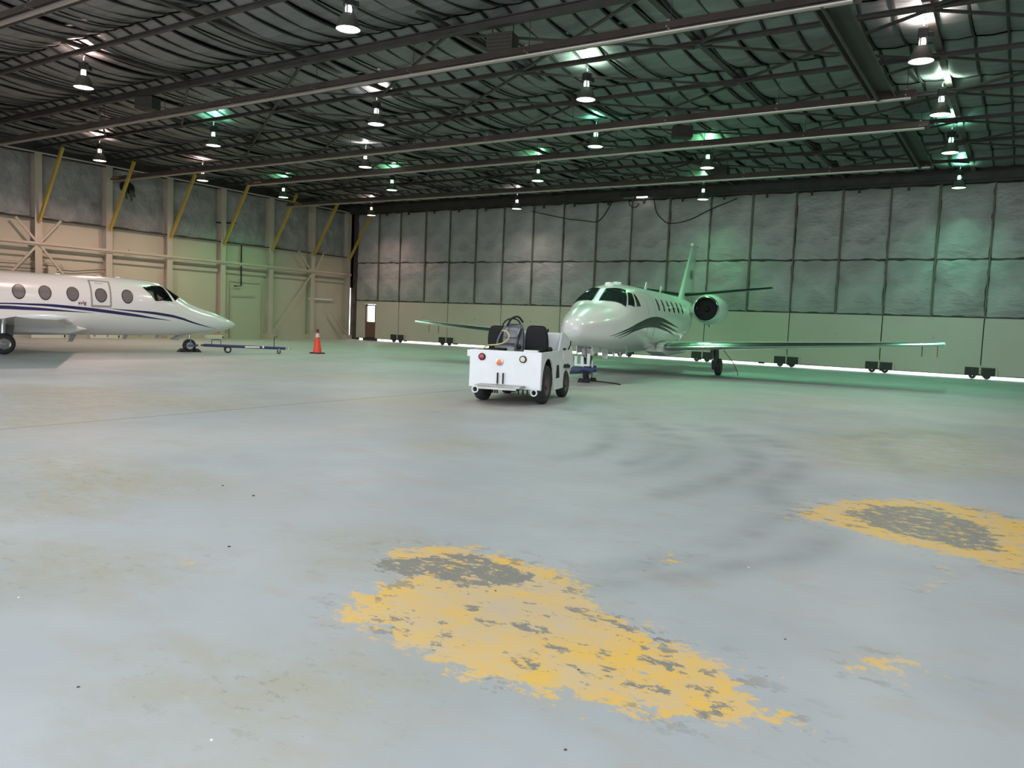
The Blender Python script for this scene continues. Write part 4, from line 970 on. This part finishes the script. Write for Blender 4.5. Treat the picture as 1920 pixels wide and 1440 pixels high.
MB().tube([(2.02, -.1, .9), (2.05, -.1, 1.2), (2.02, -.12, 1.38)], .02, 6).build('front_post', DARKIN, tug)
def seatback(y, x, tilt, m, nm, w=.44, h=.50, z0=.98):
    sec = []
    for k in range(7):
        t = k / 6; ww = w / 2 * (1 - .20 * t ** 4) ; zz = z0 + h * t; xx = x + tilt * t; th = .055 * (1 - .35 * t)
        r = []
        for q in range(20):
            a = 6.28319 * q / 20; cx_, sx_ = math.cos(a), math.sin(a)
            r.append((xx + th * math.copysign(abs(cx_) ** .6, cx_), y + ww * math.copysign(abs(sx_) ** .35, sx_), zz))
        sec.append(r)
    top = sec[-1]; c0 = (x + tilt, y, z0 + h)
    sec.append([(c0[0] + (p[0] - c0[0]) * .8, c0[1] + (p[1] - c0[1]) * .86, p[2] + .035) for p in top])
    sec.append([(c0[0] + (p[0] - c0[0]) * .3, c0[1] + (p[1] - c0[1]) * .6, p[2] + .05) for p in top])
    return MB().rings(sec).build(nm, m, tug, 60)
seatback(.42, .34, -.05, BLACKV, 'seat_back', .46, .36, 1.01)
seatback(-.39, .12, -.06, BLACKV, 'seat_back', .46, .42)
GV = mat('grey_seat_vinyl', (.075, .08, .095), .28)
s3 = seatback(.09, .16, .04, GV, 'loose_seat_back', .44, .44)
MB().prism([(-.14, 1.20), (.14, 1.20), (.16, 1.40), (-.15, 1.40)], .082, .118, 'yz').build('seat_inset', mat('grey_seat_inset', (.12, .13, .15), .25), s3, bevel=.012).location = (0, .12, 0)
cu = MB().rings([[(.10 - .40 * t, .12 + .22 * (1 - .12 * t) * sgn, 1.0 + zz) for sgn, zz in ((-1, .0), (-1, .07 - .02 * t), (-.6, .10 - .03 * t), (.6, .10 - .03 * t), (1, .07 - .02 * t), (1, .0))] for t in (0, .25, .5, .75, 1)]).build('loose_seat_cushion', GV, tug, 60, bevel=.015)
for y, x in ((.42, .52), (-.39, .32)): MB().box((x, y, .99), (.40, .44, .12)).build('seat_cushion', BLACKV, tug, bevel=.04)
MB().box((-.10, -.52, 1.0), (.30, .16, .07)).build('seat_base', BLACKV, tug, bevel=.02)
MB().box((-.42, -.06, 1.005), (.16, .14, .07)).build('battery_box', mat('grey_green_box', (.20, .22, .19), .6), tug, bevel=.008)
MB().box((-.44, -.44, .985), (.10, .26, .03)).build('white_card', mat('white_trim', (.8, .8, .8), .5), tug)
sw = [(.98 + .06 * math.sin(a), .38 + .19 * math.cos(a), 1.40 + .17 * math.sin(a)) for a in [6.28319 * k / 24 for k in range(25)]]
s4 = MB().tube(sw, .016, 8).build('steering_wheel', DARKIN, tug, 50)
MB().tube([(.98, .38, 1.40), (1.10, .38, 1.22)], .025, 8).build('steering_column', DARKIN, s4)
MB().tube(cr_path([(.10, .20, 1.42), (.02, .10, 1.56), (.05, -.02, 1.60), (.12, -.10, 1.50)], 6), .02, 7).build('black_hose', DARKIN, tug)
MB().tube(cr_path([(-.46, .50, .98), (-.40, .40, 1.05), (-.36, .25, 1.07), (-.30, .12, 1.12), (-.22, .06, 1.22), (-.20, .12, 1.32), (-.15, .22, 1.33)], 6), .013, 7).build('yellow_cable', mat('yellow_cable', (.55, .50, .16), .5), tug)
MB().tube(cr_path([(-.20, .30, 1.0), (-.15, .30, 1.15), (-.10, .24, 1.32), (-.05, .18, 1.42)], 5), .018, 6).build('grey_hose', mat('grey_hose', (.12, .13, .14), .4), tug)
for y in (-.06, -.10): MB().tube(cr_path([(-.25, y, 1.0), (-.15, y, 1.15), (.0, y + .02, 1.25), (.05, y, 1.38)], 5), .014, 6).build('wiring', STEEL if y > -.08 else DARKIN, tug)

# blue tow head between the tug and the right jet's nose wheel
T0 = Vector((-8.05, 12.74, 0)); tf = Vector((math.sin(TA), math.cos(TA), 0)); P1 = J0 - ja * .25; P2 = T0 + tf * 2.3
dv = P1 - P2; ln = dv.length
th_ = thing('tow_bar', 'dark blue tow bar joining the tug front to the right jet nose wheel', 'tow bar', P2, math.atan2(dv.y, dv.x))
MB().tube([(0, 0, .42), (ln - .35, 0, .30)], .055, 10).build('bar', BLUE, th_, 40)
MB().box((ln - .2, 0, .36), (.16, .62, .10)).build('tow_head', BLUE, th_, bevel=.015)
MB().tube([(ln - .2, -.34, .38), (ln - .2, -.28, .38)], .085, 12).build('clamp_wheel', BLUE, th_, 40)
for sy in (-1, 1): MB().box((ln - .05, sy * .17, .28), (.34, .035, .08)).build('axle_arm', BLUE, th_)
MB().tube([(.2, .1, .40), (.25, .14, .30), (.2, .16, .22)], .03, 6).build('hose_loop', DARKIN, th_)
fg = ln - .42
MB().box((fg, -.02, .475), (.05, .40, .05)).build('fork_guard', TUGW, th_)
for y_, h_ in ((.145, .20), (-.02, .20), (-.185, .27)): MB().box((fg, y_, .50 + h_ / 2), (.05, .07, h_)).build('guard_prong', TUGW, th_)

# ---- small things along the walls
for y0, y1, lab in ((17.3, 18.8, 'low white timber block on the floor under the left jet wing'), (19.8, 21.25, 'low white timber block on the floor under the left jet door'), (25.9, 26.85, 'low cream block on the floor behind the left jet nose tip')):
    t = thing('floor_block', lab, 'block', (-34.95, (y0 + y1) / 2, 0))
    MB().box((0, 0, .10), (.30, y1 - y0, .20)).build('block_body', mat('white_block', (.72, .68, .60), .6), t, bevel=.02)
    MB().box((.16, (y1 - y0) * .42, .10), (.02, .06, .1)).build('block_end_plate', DKGAP, t)
t = thing('yellow_reel', 'small yellow box with a dark round opening on the floor behind the right jet', 'equipment box', (-17.9, 35.4, 0))
MB().box((0, 0, .30), (.55, .4, .6)).build('box_body', mat('dull_yellow', (.35, .25, .06), .6), t, bevel=.02)
MB().lathe([(.001, -.21), (.12, -.21), (.13, -.19)], (-.05, 0, .38), 'y', 16).build('round_opening', DARKIN, t)
bpy.context.view_layer.update()
